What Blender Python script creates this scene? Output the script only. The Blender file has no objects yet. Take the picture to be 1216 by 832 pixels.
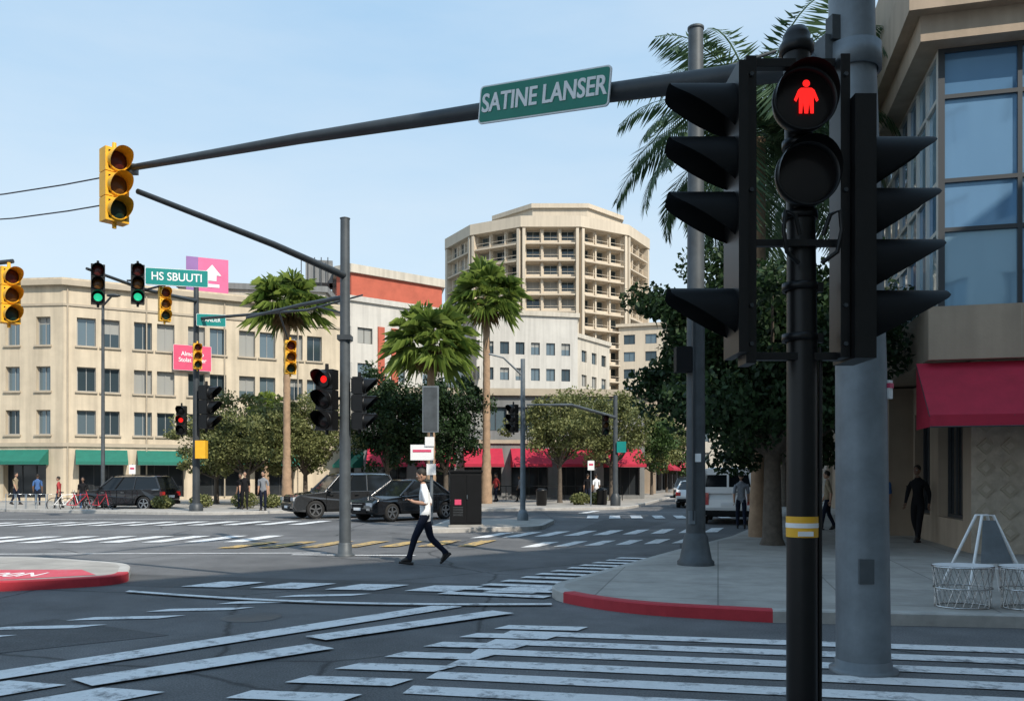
import bpy, bmesh, math, random
import numpy as np
from mathutils import Vector, Matrix
R = random.Random(11)
S = bpy.context.scene
COL = S.collection
rad = math.radians

# ------------------------------------------------------------------ materials
def _nt(name):
    m = bpy.data.materials.new(name); m.use_nodes = True
    nt = m.node_tree; b = nt.nodes['Principled BSDF']
    return m, nt, b
def mat(name, col, rough=.7, metal=0., var=.12, scale=3., bump=0., bscale=25., spec=.5, emit=None, estr=0., coat=0., streak=0.):
    m, nt, b = _nt(name); N = nt.nodes; L = nt.links
    b.inputs['Roughness'].default_value = rough
    b.inputs['Metallic'].default_value = metal
    b.inputs['Specular IOR Level'].default_value = spec
    b.inputs['Coat Weight'].default_value = coat
    tc = N.new('ShaderNodeTexCoord')
    if var > 0:
        n = N.new('ShaderNodeTexNoise'); n.inputs['Scale'].default_value = scale; n.inputs['Detail'].default_value = 6
        n.inputs['Roughness'].default_value = .65
        L.new(tc.outputs['Object'], n.inputs['Vector'])
        r = N.new('ShaderNodeValToRGB')
        r.color_ramp.elements[0].position = .3; r.color_ramp.elements[1].position = .7
        r.color_ramp.elements[0].color = (*[c*(1-var) for c in col], 1)
        r.color_ramp.elements[1].color = (*[min(1, c*(1+var)) for c in col], 1)
        L.new(n.outputs['Fac'], r.inputs['Fac']); out = r.outputs['Color']
        if streak > 0:
            mp = N.new('ShaderNodeMapping'); mp.inputs['Scale'].default_value = (2.2, 2.2, .12); L.new(tc.outputs['Object'], mp.inputs[0])
            n3 = N.new('ShaderNodeTexNoise'); n3.inputs['Scale'].default_value = 1.2; n3.inputs['Detail'].default_value = 5; L.new(mp.outputs[0], n3.inputs['Vector'])
            r3 = N.new('ShaderNodeValToRGB'); r3.color_ramp.elements[0].position = .35; r3.color_ramp.elements[1].position = .6
            k = 1-streak; r3.color_ramp.elements[0].color = (k, k, k, 1); r3.color_ramp.elements[1].color = (1, 1, 1, 1); L.new(n3.outputs['Fac'], r3.inputs[0])
            x = N.new('ShaderNodeMixRGB'); x.blend_type = 'MULTIPLY'; x.inputs[0].default_value = 1; L.new(out, x.inputs[1]); L.new(r3.outputs[0], x.inputs[2]); out = x.outputs[0]
        L.new(out, b.inputs['Base Color'])
    else:
        b.inputs['Base Color'].default_value = (*col, 1)
    if bump > 0:
        n2 = N.new('ShaderNodeTexNoise'); n2.inputs['Scale'].default_value = bscale; n2.inputs['Detail'].default_value = 4
        L.new(tc.outputs['Object'], n2.inputs['Vector'])
        bp = N.new('ShaderNodeBump'); bp.inputs['Strength'].default_value = bump; bp.inputs['Distance'].default_value = .02
        L.new(n2.outputs['Fac'], bp.inputs['Height']); L.new(bp.outputs['Normal'], b.inputs['Normal'])
    if emit:
        b.inputs['Emission Color'].default_value = (*emit, 1); b.inputs['Emission Strength'].default_value = estr
    return m

def asphalt_mat(name, base=.075, cracks=True):
    m, nt, b = _nt(name); N = nt.nodes; L = nt.links
    tc = N.new('ShaderNodeTexCoord')
    def noise(s, d=5, rr=.6):
        n = N.new('ShaderNodeTexNoise'); n.inputs['Scale'].default_value = s; n.inputs['Detail'].default_value = d
        n.inputs['Roughness'].default_value = rr
        L.new(tc.outputs['Object'], n.inputs['Vector']); return n
    big = noise(.14, 4); mid = noise(1.1, 7, .75); fine = noise(60, 3)
    def ramp(n, p0, p1, c0, c1):
        r = N.new('ShaderNodeValToRGB'); r.color_ramp.elements[0].position = p0; r.color_ramp.elements[1].position = p1
        r.color_ramp.elements[0].color = (c0, c0, c0, 1); r.color_ramp.elements[1].color = (c1, c1, c1, 1)
        L.new(n, r.inputs['Fac']); return r
    r1 = ramp(big.outputs['Fac'], .35, .65, .72, 1.25); r2 = ramp(mid.outputs['Fac'], .3, .7, .74, 1.2); r3 = ramp(fine.outputs['Fac'], .35, .7, .65, 1.45)
    vo = N.new('ShaderNodeTexVoronoi'); vo.feature = 'DISTANCE_TO_EDGE'; vo.inputs['Scale'].default_value = .27
    wn = noise(1.2, 6); mp = N.new('ShaderNodeMixRGB'); mp.inputs[0].default_value = .22
    L.new(tc.outputs['Object'], mp.inputs[1]); L.new(wn.outputs['Color'], mp.inputs[2]); L.new(mp.outputs[0], vo.inputs['Vector'])
    r4 = ramp(vo.outputs['Distance'], .0, .008, .38 if cracks else 1., 1.)
    def mul(a, c):
        x = N.new('ShaderNodeMixRGB'); x.blend_type = 'MULTIPLY'; x.inputs[0].default_value = 1
        L.new(a, x.inputs[1]); L.new(c, x.inputs[2]); return x.outputs[0]
    o = mul(mul(mul(r1.outputs[0], r2.outputs[0]), r3.outputs[0]), r4.outputs[0])
    x = N.new('ShaderNodeMixRGB'); x.blend_type = 'MULTIPLY'; x.inputs[0].default_value = 1
    x.inputs[2].default_value = (base, base, base*1.02, 1); L.new(o, x.inputs[1])
    L.new(x.outputs[0], b.inputs['Base Color']); b.inputs['Roughness'].default_value = .8
    b.inputs['Specular IOR Level'].default_value = .3
    bp = N.new('ShaderNodeBump'); bp.inputs['Strength'].default_value = .35; bp.inputs['Distance'].default_value = .01
    L.new(fine.outputs['Fac'], bp.inputs['Height']); L.new(bp.outputs['Normal'], b.inputs['Normal'])
    return m

def paint_mat(name, col, wear=(.36, .46), under=.12):
    m, nt, b = _nt(name); N = nt.nodes; L = nt.links
    tc = N.new('ShaderNodeTexCoord')
    n = N.new('ShaderNodeTexNoise'); n.inputs['Scale'].default_value = 3.2; n.inputs['Detail'].default_value = 13; n.inputs['Roughness'].default_value = .82
    L.new(tc.outputs['Object'], n.inputs['Vector'])
    r = N.new('ShaderNodeValToRGB'); r.color_ramp.elements[0].position = wear[0]; r.color_ramp.elements[1].position = wear[1]
    r.color_ramp.elements[0].color = (under, under, under*1.05, 1); r.color_ramp.elements[1].color = (*col, 1)
    e = r.color_ramp.elements.new(.62); e.color = (*[c*.82 for c in col], 1)
    L.new(n.outputs['Fac'], r.inputs['Fac']); L.new(r.outputs[0], b.inputs['Base Color']); b.inputs['Roughness'].default_value = .7
    return m

def slab_mat(name, col, tile, mortar=.55, rot=0., rough=.8):
    m, nt, b = _nt(name); N = nt.nodes; L = nt.links
    tc = N.new('ShaderNodeTexCoord'); mp = N.new('ShaderNodeMapping'); mp.inputs['Rotation'].default_value = (0, 0, rot)
    L.new(tc.outputs['Object'], mp.inputs['Vector'])
    br = N.new('ShaderNodeTexBrick'); br.offset = 0.; br.inputs['Scale'].default_value = 1
    br.inputs['Brick Width'].default_value = tile; br.inputs['Row Height'].default_value = tile
    br.inputs['Mortar Size'].default_value = .012; br.inputs['Mortar Smooth'].default_value = .1
    br.inputs['Color1'].default_value = (*col, 1); br.inputs['Color2'].default_value = (*[c*.86 for c in col], 1)
    br.inputs['Mortar'].default_value = (*[c*mortar for c in col], 1)
    L.new(mp.outputs[0], br.inputs['Vector'])
    n = N.new('ShaderNodeTexNoise'); n.inputs['Scale'].default_value = 1.4; n.inputs['Detail'].default_value = 8; n.inputs['Roughness'].default_value = .7
    L.new(tc.outputs['Object'], n.inputs['Vector'])
    r = N.new('ShaderNodeValToRGB'); r.color_ramp.elements[0].position = .3; r.color_ramp.elements[1].position = .65
    r.color_ramp.elements[0].color = (.68, .68, .68, 1); r.color_ramp.elements[1].color = (1.08, 1.08, 1.08, 1)
    L.new(n.outputs['Fac'], r.inputs['Fac'])
    x = N.new('ShaderNodeMixRGB'); x.blend_type = 'MULTIPLY'; x.inputs[0].default_value = 1
    L.new(br.outputs['Color'], x.inputs[1]); L.new(r.outputs[0], x.inputs[2]); L.new(x.outputs[0], b.inputs['Base Color'])
    b.inputs['Roughness'].default_value = rough
    return m

def leaf_mat(name, dark, light, sc=.7, trans=.3):
    m = bpy.data.materials.new(name); m.use_nodes = True; nt = m.node_tree; N = nt.nodes; L = nt.links
    for n in list(N): N.remove(n)
    out = N.new('ShaderNodeOutputMaterial'); g = N.new('ShaderNodeNewGeometry'); tc = N.new('ShaderNodeTexCoord')
    n = N.new('ShaderNodeTexNoise'); n.inputs['Scale'].default_value = sc; n.inputs['Detail'].default_value = 3
    L.new(tc.outputs['Object'], n.inputs['Vector'])
    ad = N.new('ShaderNodeMath'); ad.operation = 'MULTIPLY_ADD'; ad.inputs[1].default_value = .5
    L.new(g.outputs['Random Per Island'], ad.inputs[0]); L.new(n.outputs['Fac'], ad.inputs[2])
    r = N.new('ShaderNodeValToRGB'); r.color_ramp.elements[0].position = .45; r.color_ramp.elements[1].position = 1.
    r.color_ramp.elements[0].color = (*dark, 1); r.color_ramp.elements[1].color = (*light, 1)
    L.new(ad.outputs[0], r.inputs['Fac'])
    d = N.new('ShaderNodeBsdfPrincipled'); d.inputs['Roughness'].default_value = .55; d.inputs['Specular IOR Level'].default_value = .35
    t = N.new('ShaderNodeBsdfTranslucent'); mx = N.new('ShaderNodeMixShader'); mx.inputs[0].default_value = trans
    L.new(r.outputs[0], d.inputs['Base Color']); L.new(r.outputs[0], t.inputs['Color'])
    L.new(d.outputs[0], mx.inputs[1]); L.new(t.outputs[0], mx.inputs[2]); L.new(mx.outputs[0], out.inputs['Surface'])
    return m

M_ASPH = asphalt_mat('asphalt', .13)
M_PATCH = asphalt_mat('asphalt_patch', .088, False)
M_PATCH2 = asphalt_mat('asphalt_patch_light', .155, False)
M_GROUND = mat('ground_earth', (.18, .17, .15), .9, var=.2, scale=.2)
M_WHITE = paint_mat('road_paint_white', (.78, .78, .78), wear=(.37, .50), under=.17)
M_YELL = paint_mat('road_paint_yellow', (.60, .40, .13), wear=(.42, .54))
M_CONC = slab_mat('pavement_concrete', (.40, .375, .34), 1.5, rot=.24)
M_CONC2 = mat('concrete', (.3, .29, .27), .85, var=.2, scale=2, bump=.2)
M_KERB = mat('kerb_concrete', (.40, .385, .36), .85, var=.2, scale=4)
M_RED = paint_mat('kerb_red_paint', (.50, .03, .045), wear=(.3, .38), under=.2)
M_REDG = paint_mat('red_ground_paint', (.58, .07, .10), wear=(.34, .46), under=.25)
M_BLACK = mat('black_painted_metal', (.006, .006, .0065), .4, .0, var=.3, scale=8, spec=.35)
M_BLACKM = mat('black_matte', (.005, .0055, .0065), .6, 0, var=.2, spec=.2)
M_DGREY = mat('dark_grey_steel', (.045, .052, .058), .5, .2, var=.25, scale=2.5)
M_GALV = mat('galvanised_steel', (.19, .22, .245), .5, .25, var=.2, scale=3.5, bump=.05, streak=.25)
M_GALV2 = mat('weathered_grey_steel', (.085, .098, .108), .55, .25, var=.25, scale=3, streak=.25)
M_SIGY = mat('signal_yellow', (.80, .42, .02), .5, var=.1, scale=6)
M_GREEN = mat('sign_green', (.0, .19, .13), .45, var=.08)
M_TEAL = mat('sign_teal', (.0, .22, .2), .45, var=.08)
M_SWHITE = mat('sign_white', (.8, .8, .8), .5, var=.03)
M_SRED = mat('sign_magenta', (.62, .06, .14), .5, var=.1)
M_LOFF = mat('lens_dark', (.014, .012, .012), .25, var=.0, spec=.3)
M_LRED = mat('lens_red_lit', (.5, .01, .01), .4, var=0, emit=(1, .015, .012), estr=1.2)
M_LGRN = mat('lens_green_lit', (.02, .4, .2), .4, var=0, emit=(.03, .75, .38), estr=.8)
M_LYEL = mat('lens_amber', (.12, .05, .01), .35, var=0)
M_LDRED = mat('lens_red_off', (.08, .012, .01), .35, var=0)
M_LDGRN = mat('lens_green_off', (.012, .035, .025), .35, var=0)
M_WIRE = mat('cable_rubber', (.03, .03, .035), .6, var=0)
M_CREAM = mat('stucco_cream', (.56, .475, .355), .85, var=.12, scale=.5, bump=.15, bscale=8, streak=.2)
M_CREAM2 = mat('stucco_ivory', (.53, .485, .41), .85, var=.1, scale=.4, streak=.18)
M_CREAMD = mat('stone_trim', (.40, .34, .26), .8, var=.12, scale=1.2)
M_TOWER = mat('tower_concrete', (.57, .49, .385), .85, var=.08, scale=.15, streak=.1)
M_TOWERD = mat('tower_balcony', (.52, .44, .34), .85, var=.08, scale=.2)
M_WHITEB = mat('render_white', (.52, .50, .46), .85, var=.08, scale=.4, streak=.15)
M_GREYB = mat('facade_grey', (.20, .205, .205), .8, var=.15, scale=.5, streak=.2)
M_BRICKR = mat('brick_red', (.42, .10, .06), .85, var=.15, scale=1.)
M_TANP = mat('tan_stucco', (.42, .33, .245), .85, var=.1, scale=.9, bump=.15, streak=.15)
M_ROOF = mat('roof_membrane', (.25, .25, .24), .9, var=.15)
M_FRAME = mat('window_frame_dark', (.05, .055, .06), .5, .2, var=0)
M_FRAMEG = mat('window_frame_grey', (.3, .3, .29), .6, .0, var=0)
M_FRAMEW = mat('window_frame_white', (.55, .54, .5), .6, var=0)
def glass(name, col, metal=.35, rough=.06):
    m, nt, b = _nt(name); N = nt.nodes; L = nt.links
    b.inputs['Base Color'].default_value = (*col, 1); b.inputs['Metallic'].default_value = metal
    b.inputs['Roughness'].default_value = rough; b.inputs['IOR'].default_value = 1.5
    tc = N.new('ShaderNodeTexCoord'); n = N.new('ShaderNodeTexNoise'); n.inputs['Scale'].default_value = .5; n.inputs['Detail'].default_value = 1
    L.new(tc.outputs['Object'], n.inputs['Vector']); bp = N.new('ShaderNodeBump'); bp.inputs['Strength'].default_value = .12; bp.inputs['Distance'].default_value = .15
    L.new(n.outputs['Fac'], bp.inputs['Height']); L.new(bp.outputs['Normal'], b.inputs['Normal'])
    return m
G1 = glass('glass_dark', (.05, .075, .09)); G2 = glass('glass_blue', (.14, .19, .22)); G3 = glass('glass_curtained', (.30, .30, .28), .0, .3)
GB1 = glass('office_glass_sky_tint', (.24, .44, .68), .5, .04); GB2 = glass('office_glass_sky_tint_pale', (.36, .56, .72), .5, .04); GB3 = glass('office_glass_sky_tint_deep', (.17, .34, .56), .5, .04)  # blue of the reflected sky is put into these base colours
G_SHOP = glass('shop_glass', (.03, .035, .04), .15)
GLS = [G1, G1, G2, G2, G2, G3]
M_AWNR = mat('awning_red', (.42, .015, .045), .75, var=.12, scale=3)
M_AWNG = mat('awning_green', (.01, .14, .10), .75, var=.12, scale=3)
M_BARK = mat('bark', (.10, .08, .062), .9, var=.3, scale=6, bump=.6, bscale=15)
M_PTRUNK = mat('palm_trunk', (.33, .22, .14), .9, var=.25, scale=3, bump=.7, bscale=9)
M_LEAFD = leaf_mat('foliage_dark', (.010, .024, .009), (.04, .08, .026))
M_LEAFO = leaf_mat('foliage_olive', (.06, .078, .022), (.25, .26, .10))
M_LEAFM = leaf_mat('foliage_mid', (.022, .05, .014), (.09, .15, .04))
M_PALM = leaf_mat('palm_frond', (.05, .10, .018), (.27, .35, .07), 1.2, .4)
M_PALMB = leaf_mat('palm_frond_blue', (.03, .065, .03), (.11, .17, .08), 1., .4)
M_PALMD = leaf_mat('palm_skirt_dry', (.16, .10, .045), (.33, .23, .11), 1., .2)
M_CARB = mat('car_paint_black', (.012, .013, .016), .2, .2, var=0, coat=1.)
M_CARG = mat('car_paint_charcoal', (.045, .047, .05), .25, .5, var=0, coat=1.)
M_CARW = mat('car_paint_white', (.80, .80, .79), .3, 0, var=0, coat=.8)
M_CGLASS = glass('car_glass', (.012, .015, .018), .1)
M_TYRE = mat('tyre_rubber', (.018, .018, .018), .85, var=.2)
M_RIM = mat('alloy_rim', (.45, .46, .47), .3, .9, var=0)
M_CHROME = mat('chrome', (.6, .6, .6), .15, 1., var=0)
M_TAIL = mat('tail_light', (.45, .01, .01), .2, var=0, coat=1)
M_HEAD = mat('head_light', (.7, .72, .75), .1, .3, var=0, coat=1)

# ------------------------------------------------------------------ mesh builder
class MB:
    def __init__(s): s.v = []; s.f = []; s.m = []; s.sm = []; s.mats = []; s.M = Matrix.Identity(4)
    def mi(s, m):
        if m not in s.mats: s.mats.append(m)
        return s.mats.index(m)
    def add(s, vs, fs, m, smooth=False):
        o = len(s.v); s.v += [tuple(s.M @ Vector(p)) for p in vs]; k = s.mi(m)
        for f in fs: s.f.append(tuple(o+i for i in f)); s.m.append(k); s.sm.append(smooth)
    def poly(s, pts, m): s.add(pts, [tuple(range(len(pts)))], m)
    def box(s, c, d, m, rz=0., T=None):
        x, y, z = d[0]/2, d[1]/2, d[2]/2
        vs = [(-x,-y,-z),(x,-y,-z),(x,y,-z),(-x,y,-z),(-x,-y,z),(x,-y,z),(x,y,z),(-x,y,z)]
        X = Matrix.Translation(c) @ (T if T else Matrix.Rotation(rz, 4, 'Z'))
        s.add([X @ Vector(p) for p in vs], [(0,3,2,1),(4,5,6,7),(0,1,5,4),(1,2,6,5),(2,3,7,6),(3,0,4,7)], m)
    def tube(s, p0, p1, r0, r1, m, n=12, cap=True, smooth=True):
        s.path([p0, p1], [r0, r1], m, n, cap, smooth)
    def path(s, P, rs, m, n=10, cap=True, smooth=True):
        P = [Vector(p) for p in P]
        if not isinstance(rs, (list, tuple)): rs = [rs]*len(P)
        vs = []; fs = []; prev = None
        for i, p in enumerate(P):
            t = (P[min(i+1, len(P)-1)]-P[max(i-1, 0)]).normalized()
            if prev is None:
                a = Vector((0, 0, 1)) if abs(t.z) < .9 else Vector((1, 0, 0)); u = t.cross(a).normalized()
            else: u = (prev - t*prev.dot(t)).normalized()
            prev = u; w = t.cross(u)
            for k in range(n):
                an = 2*math.pi*k/n; vs.append(p+(u*math.cos(an)+w*math.sin(an))*rs[i])
        for i in range(len(P)-1):
            for k in range(n):
                a = i*n+k; b = i*n+(k+1) % n; fs.append((a, b, b+n, a+n))
        s.add(vs, fs, m, smooth)
        if cap:
            s.add(vs[:n], [tuple(range(n-1, -1, -1))], m); s.add(vs[-n:], [tuple(range(n))], m)
    def lathe(s, prof, c, m, n=16, T=None, smooth=True):
        vs = []; fs = []; X = Matrix.Translation(c) @ (T if T else Matrix.Identity(4))
        for r, z in prof:
            for k in range(n):
                a = 2*math.pi*k/n; vs.append(X @ Vector((r*math.cos(a), r*math.sin(a), z)))
        for i in range(len(prof)-1):
            for k in range(n):
                a = i*n+k; b = i*n+(k+1) % n; fs.append((a, b, b+n, a+n))
        s.add(vs, fs, m, smooth)
    def ell(s, c, r, m, n=14, k=9, T=None):
        prof = [(max(1e-4, math.sin(math.pi*i/k)), -math.cos(math.pi*i/k)) for i in range(k+1)]
        X = (T if T else Matrix.Identity(4)) @ Matrix.Diagonal((r[0], r[1], r[2], 1))
        s.lathe(prof, c, m, n, X)
    def prism(s, poly, y0, y1, m):
        n = len(poly)
        s.add([(x, y0, z) for x, z in poly], [tuple(range(n))], m); s.add([(x, y1, z) for x, z in poly], [tuple(range(n-1, -1, -1))], m)
        s.add([(x, y0, z) for x, z in poly]+[(x, y1, z) for x, z in poly], [(i, i+n, (i+1) % n+n, (i+1) % n) for i in range(n)], m)
    def obj(s, name, parent=None, bevel=0.):
        me = bpy.data.meshes.new(name); me.from_pydata(s.v, [], s.f)
        for m in s.mats: me.materials.append(m)
        me.polygons.foreach_set('material_index', s.m); me.polygons.foreach_set('use_smooth', s.sm)
        me.update(); o = bpy.data.objects.new(name, me); COL.objects.link(o)
        if parent: o.parent = parent
        if bevel:
            b = o.modifiers.new('bevel', 'BEVEL'); b.width = bevel; b.segments = 2; b.limit_method = 'ANGLE'; b.angle_limit = rad(40)
        return o
def empty(name):
    e = bpy.data.objects.new(name, None); COL.objects.link(e); e.empty_display_size = .3; return e
def facing(p, d, scale=1.):
    d = Vector((d[0], d[1], 0)).normalized(); y = -d; x = Vector((y.y, -y.x, 0))
    return Matrix.Translation(p) @ Matrix(((x.x, y.x, 0, 0), (x.y, y.y, 0, 0), (0, 0, 1, 0), (0, 0, 0, 1))) @ Matrix.Scale(scale, 4)
def text(name, body, size, M, m, parent, sx=1., bold=0., flat=False):
    c = bpy.data.curves.new(name, 'FONT'); c.body = body; c.size = size; c.extrude = .002; c.align_x = 'CENTER'; c.align_y = 'CENTER'; c.offset = bold
    t = bpy.data.objects.new(name, c); COL.objects.link(t)
    dg = bpy.context.evaluated_depsgraph_get(); me = bpy.data.meshes.new_from_object(t.evaluated_get(dg))
    bpy.data.objects.remove(t); me.materials.clear(); me.materials.append(m)
    o = bpy.data.objects.new(name, me); COL.objects.link(o); o.parent = parent
    o.matrix_world = M @ (Matrix.Identity(4) if flat else Matrix.Rotation(rad(90), 4, 'X')) @ Matrix.Diagonal((sx, 1, 1, 1)); return o

# ------------------------------------------------------------------ world, sun, camera
SEL = 42
SUNV = Vector((.60*math.cos(rad(SEL)), -.80*math.cos(rad(SEL)), math.sin(rad(SEL))))
w = bpy.data.worlds.new('World'); S.world = w; w.use_nodes = True; nt = w.node_tree; N = nt.nodes; L = nt.links
bg = N['Background']; sk = N.new('ShaderNodeTexSky'); sk.sky_type = 'NISHITA'; sk.sun_disc = False
sk.sun_elevation = rad(SEL); sk.sun_rotation = math.atan2(.6, -.8); sk.dust_density = 1.0; sk.air_density = 1.0; sk.ozone_density = 1.5
tc = N.new('ShaderNodeTexCoord'); mp = N.new('ShaderNodeMapping'); mp.inputs['Scale'].default_value = (1.2, 1.2, 5)
mp.inputs['Rotation'].default_value = (.25, .2, .3)
no = N.new('ShaderNodeTexNoise'); no.inputs['Scale'].default_value = 1.2; no.inputs['Detail'].default_value = 7; no.inputs['Roughness'].default_value = .55
rp = N.new('ShaderNodeValToRGB'); rp.color_ramp.elements[0].position = .35; rp.color_ramp.elements[1].position = .85
rp.color_ramp.elements[0].color = (0, 0, 0, 1); rp.color_ramp.elements[1].color = (.5, .5, .5, 1)
sp = N.new('ShaderNodeSeparateXYZ'); L.new(tc.outputs['Generated'], sp.inputs[0])
hz = N.new('ShaderNodeValToRGB'); hz.color_ramp.elements[0].position = 0.; hz.color_ramp.elements[0].color = (.82, .91, .97, 1)
hz.color_ramp.elements[1].position = .62; hz.color_ramp.elements[1].color = (.31, .60, .92, 1)
e_ = hz.color_ramp.elements.new(.22); e_.color = (.66, .84, .98, 1)
L.new(sp.outputs[2], hz.inputs[0])
sc = N.new('ShaderNodeMixRGB'); sc.blend_type = 'MULTIPLY'; sc.inputs[0].default_value = 1; sc.inputs[2].default_value = (7., 7., 7., 1); sc.use_clamp = False
L.new(hz.outputs[0], sc.inputs[1])
m1 = N.new('ShaderNodeMixRGB'); m1.inputs[0].default_value = .82; L.new(sk.outputs[0], m1.inputs[1]); L.new(sc.outputs[0], m1.inputs[2])
mx = N.new('ShaderNodeMixRGB'); mx.inputs[2].default_value = (6.2, 6.45, 6.6, 1)
L.new(tc.outputs['Generated'], mp.inputs[0]); L.new(mp.outputs[0], no.inputs['Vector']); L.new(no.outputs['Fac'], rp.inputs[0])
L.new(rp.outputs[0], mx.inputs[0]); L.new(m1.outputs[0], mx.inputs[1]); L.new(mx.outputs[0], bg.inputs[0])
bg.inputs[1].default_value = .15
sl = bpy.data.lights.new('sun', 'SUN'); sl.energy = 5.0; sl.angle = rad(.53); sl.color = (1, .92, .80)
so = bpy.data.objects.new('sun', sl); COL.objects.link(so); so.rotation_euler = SUNV.to_track_quat('Z', 'Y').to_euler(); so.location = SUNV*60
cam = bpy.data.cameras.new('camera'); co = bpy.data.objects.new('camera', cam); COL.objects.link(co); S.camera = co
co.location = (0, 0, 1.6); co.rotation_euler = (rad(90), 0, 0); cam.lens = 36*1000/1216; cam.sensor_width = 36; cam.shift_y = .125; cam.clip_end = 5000; cam.clip_start = .05
S.view_settings.view_transform = 'Standard'; S.view_settings.look = 'None'; S.view_settings.exposure = 0

E1 = Vector((.970, -.243, 0)); E2 = Vector((.243, .970, 0))
# ------------------------------------------------------------------ ground, road, pavements
b = MB(); b.poly([(-2500,-2500,-.02),(2500,-2500,-.02),(2500,2500,-.02),(-2500,2500,-.02)], M_GROUND); b.obj('ground')
b = MB(); b.poly([(-120,-25,0),(120,-25,0),(120,170,0),(-120,170,0)], M_ASPH); b.obj('road')
b = MB()
for pts, m in (([(-8, 13.0), (2.2, 10.9), (2.0, 12.2), (-7.6, 14.4)], M_PATCH), ([(-14, 18.5), (-3, 21), (-3.4, 23.8), (-14.6, 21)], M_PATCH2), ([(-2.6, 2.5), (-1.5, 2.5), (-.6, 5.7), (-1.6, 5.8)], M_PATCH),
               ([(3.2, 24.5), (5.8, 31), (3.6, 33), (2.0, 26)], M_PATCH), ([(-22, 30), (-9, 28.6), (-9, 29.6), (-22, 31.2)], M_PATCH), ([(-7.2, 7.4), (-5.4, 7.2), (-3.5, 8.6), (-5.2, 9.6)], M_PATCH)):
    b.poly([(x, y, .0015+.0004*len(b.f)) for x, y in pts], m)
b.obj('road_patches')
def smoothpoly(pts, idx, r=.8, n=5):
    out = []
    for i, p in enumerate(pts):
        if i in idx:
            a = Vector(pts[i-1]); c = Vector(pts[(i+1) % len(pts)]); q = Vector(p); r_ = min(r, (a-q).length*.46, (c-q).length*.46)
            s0 = q+(a-q).normalized()*r_; s1 = q+(c-q).normalized()*r_
            for k in range(n+1):
                t = k/n; out.append(tuple(s0*(1-t)**2+q*2*t*(1-t)+s1*t*t))
        else: out.append(p)
    return out
def pavement(name, poly, red=None, top=M_CONC):
    z = .14; b = MB(); n = len(poly)
    P = [Vector(p) for p in poly]; inn = []
    for i in range(n):
        d0 = (P[i]-P[i-1]).normalized(); d1 = (P[(i+1) % n]-P[i]).normalized()
        n0 = Vector((-d0.y, d0.x)); n1 = Vector((-d1.y, d1.x)); nn = (n0+n1).normalized(); inn.append(P[i]+nn*.16/max(.5, nn.dot(n0)))
    b.poly([(p.x, p.y, z) for p in inn], top)
    for i in range(n):
        j = (i+1) % n; m = M_RED if red and red(P[i], P[j]) else M_KERB
        b.poly([(P[i].x, P[i].y, -.01), (P[j].x, P[j].y, -.01), (P[j].x, P[j].y, z-.015), (P[i].x, P[i].y, z-.015)], m)
        a0 = P[i].lerp(inn[i], .12); a1 = P[j].lerp(inn[j], .12)
        b.poly([(P[i].x, P[i].y, z-.015), (P[j].x, P[j].y, z-.015), (a1.x, a1.y, z), (a0.x, a0.y, z)], m)
        b.poly([(a0.x, a0.y, z), (a1.x, a1.y, z), (inn[j].x, inn[j].y, z), (inn[i].x, inn[i].y, z)], m)
    return b.obj(name)
corner = smoothpoly([(5.6, 8.97), (14.0, 6.9), (40, .5), (60, 150), (45, 150), (24, 80), (9.2, 30), (5.6, 21.5), (3.3, 17.2), (.35, 11.3), (1.3, 9.95), (2.9, 9.36), (5.4, 9.02)], {9, 10}, .78, 6)
pavement('pavement', corner, lambda a, c: (max(a.y, c.y) < 11.0 and a.x < 2.7) or (5.5 < a.x < 5.7 and a.y < 9.1))
far = smoothpoly([(-110, 47), (-30, 43), (-15.5, 37.2), (-12.5, 37.0), (-9, 40.5), (0, 41.5), (5.8, 43.5), (7, 47), (16, 80), (32, 150), (-110, 150)], {2, 3, 4, 6, 7}, 1.4, 5)
pavement('pavement', far)
pavement('pavement', smoothpoly([(-30, 11.5), (-7.2, 11.9), (-5.8, 12.7), (-6.6, 14.6), (-9.0, 15.8), (-30, 16.2)], {1, 2, 3, 4}, .6, 5), lambda a, c: max(a.y, c.y) < 13.4)
e = empty('red_ramp_marking'); b = MB(); b.poly([(-16, 11.85, .145), (-7.4, 12.12, .145), (-6.3, 12.75, .145), (-6.9, 13.5, .145), (-16, 13.2, .145)], M_REDG); b.obj('paint', e)
text('stencil', '15.00N', .7, Matrix.Translation((-7.75, 12.72, .15)) @ Matrix.Rotation(rad(2), 4, 'Z'), M_SWHITE, e, .62, .0, True)
pavement('traffic_island', smoothpoly([(-2.6, 24.6), (.9, 26.0), (1.6, 30.6), (-2.3, 30.2)], {0, 1, 2, 3}, .7, 5))
pavement('pavement', [(-30, -24), (34, -24), (34, 3), (30, 3.0), (5.5, 2.6), (.8, 2.2), (-3, .5), (-30, -14)])

zl = [0.]
def zebra(name, P, step, n, bar, w, m=M_WHITE, grow=0.):
    zl[0] += .0035; z = .006+zl[0] % .018; b = MB()
    P = Vector((*P, 0)); step = Vector((*step, 0)); bar = Vector((*bar, 0)); st = step.normalized()
    for i in range(n):
        q = P+step*i; br = bar*(1+grow*i); j = lambda: R.uniform(-.03, .03)
        w2 = w*(1+grow*i)/2
        b.poly([(q.x-st.x*w2+j(), q.y-st.y*w2, z), (q.x+br.x-st.x*w2+j(), q.y+br.y-st.y*w2, z), (q.x+br.x+st.x*w2, q.y+br.y+st.y*w2, z), (q.x+st.x*w2, q.y+st.y*w2, z)], m)
    return b.obj(name)
zebra('crosswalk_marking', (-.95, 5.9), (.15, .47), 7, (9.0, -1.75), .25)
zebra('crosswalk_marking', (-2.35, 5.75), (.32, .47), 8, (.85, -.12), .27)
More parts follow.
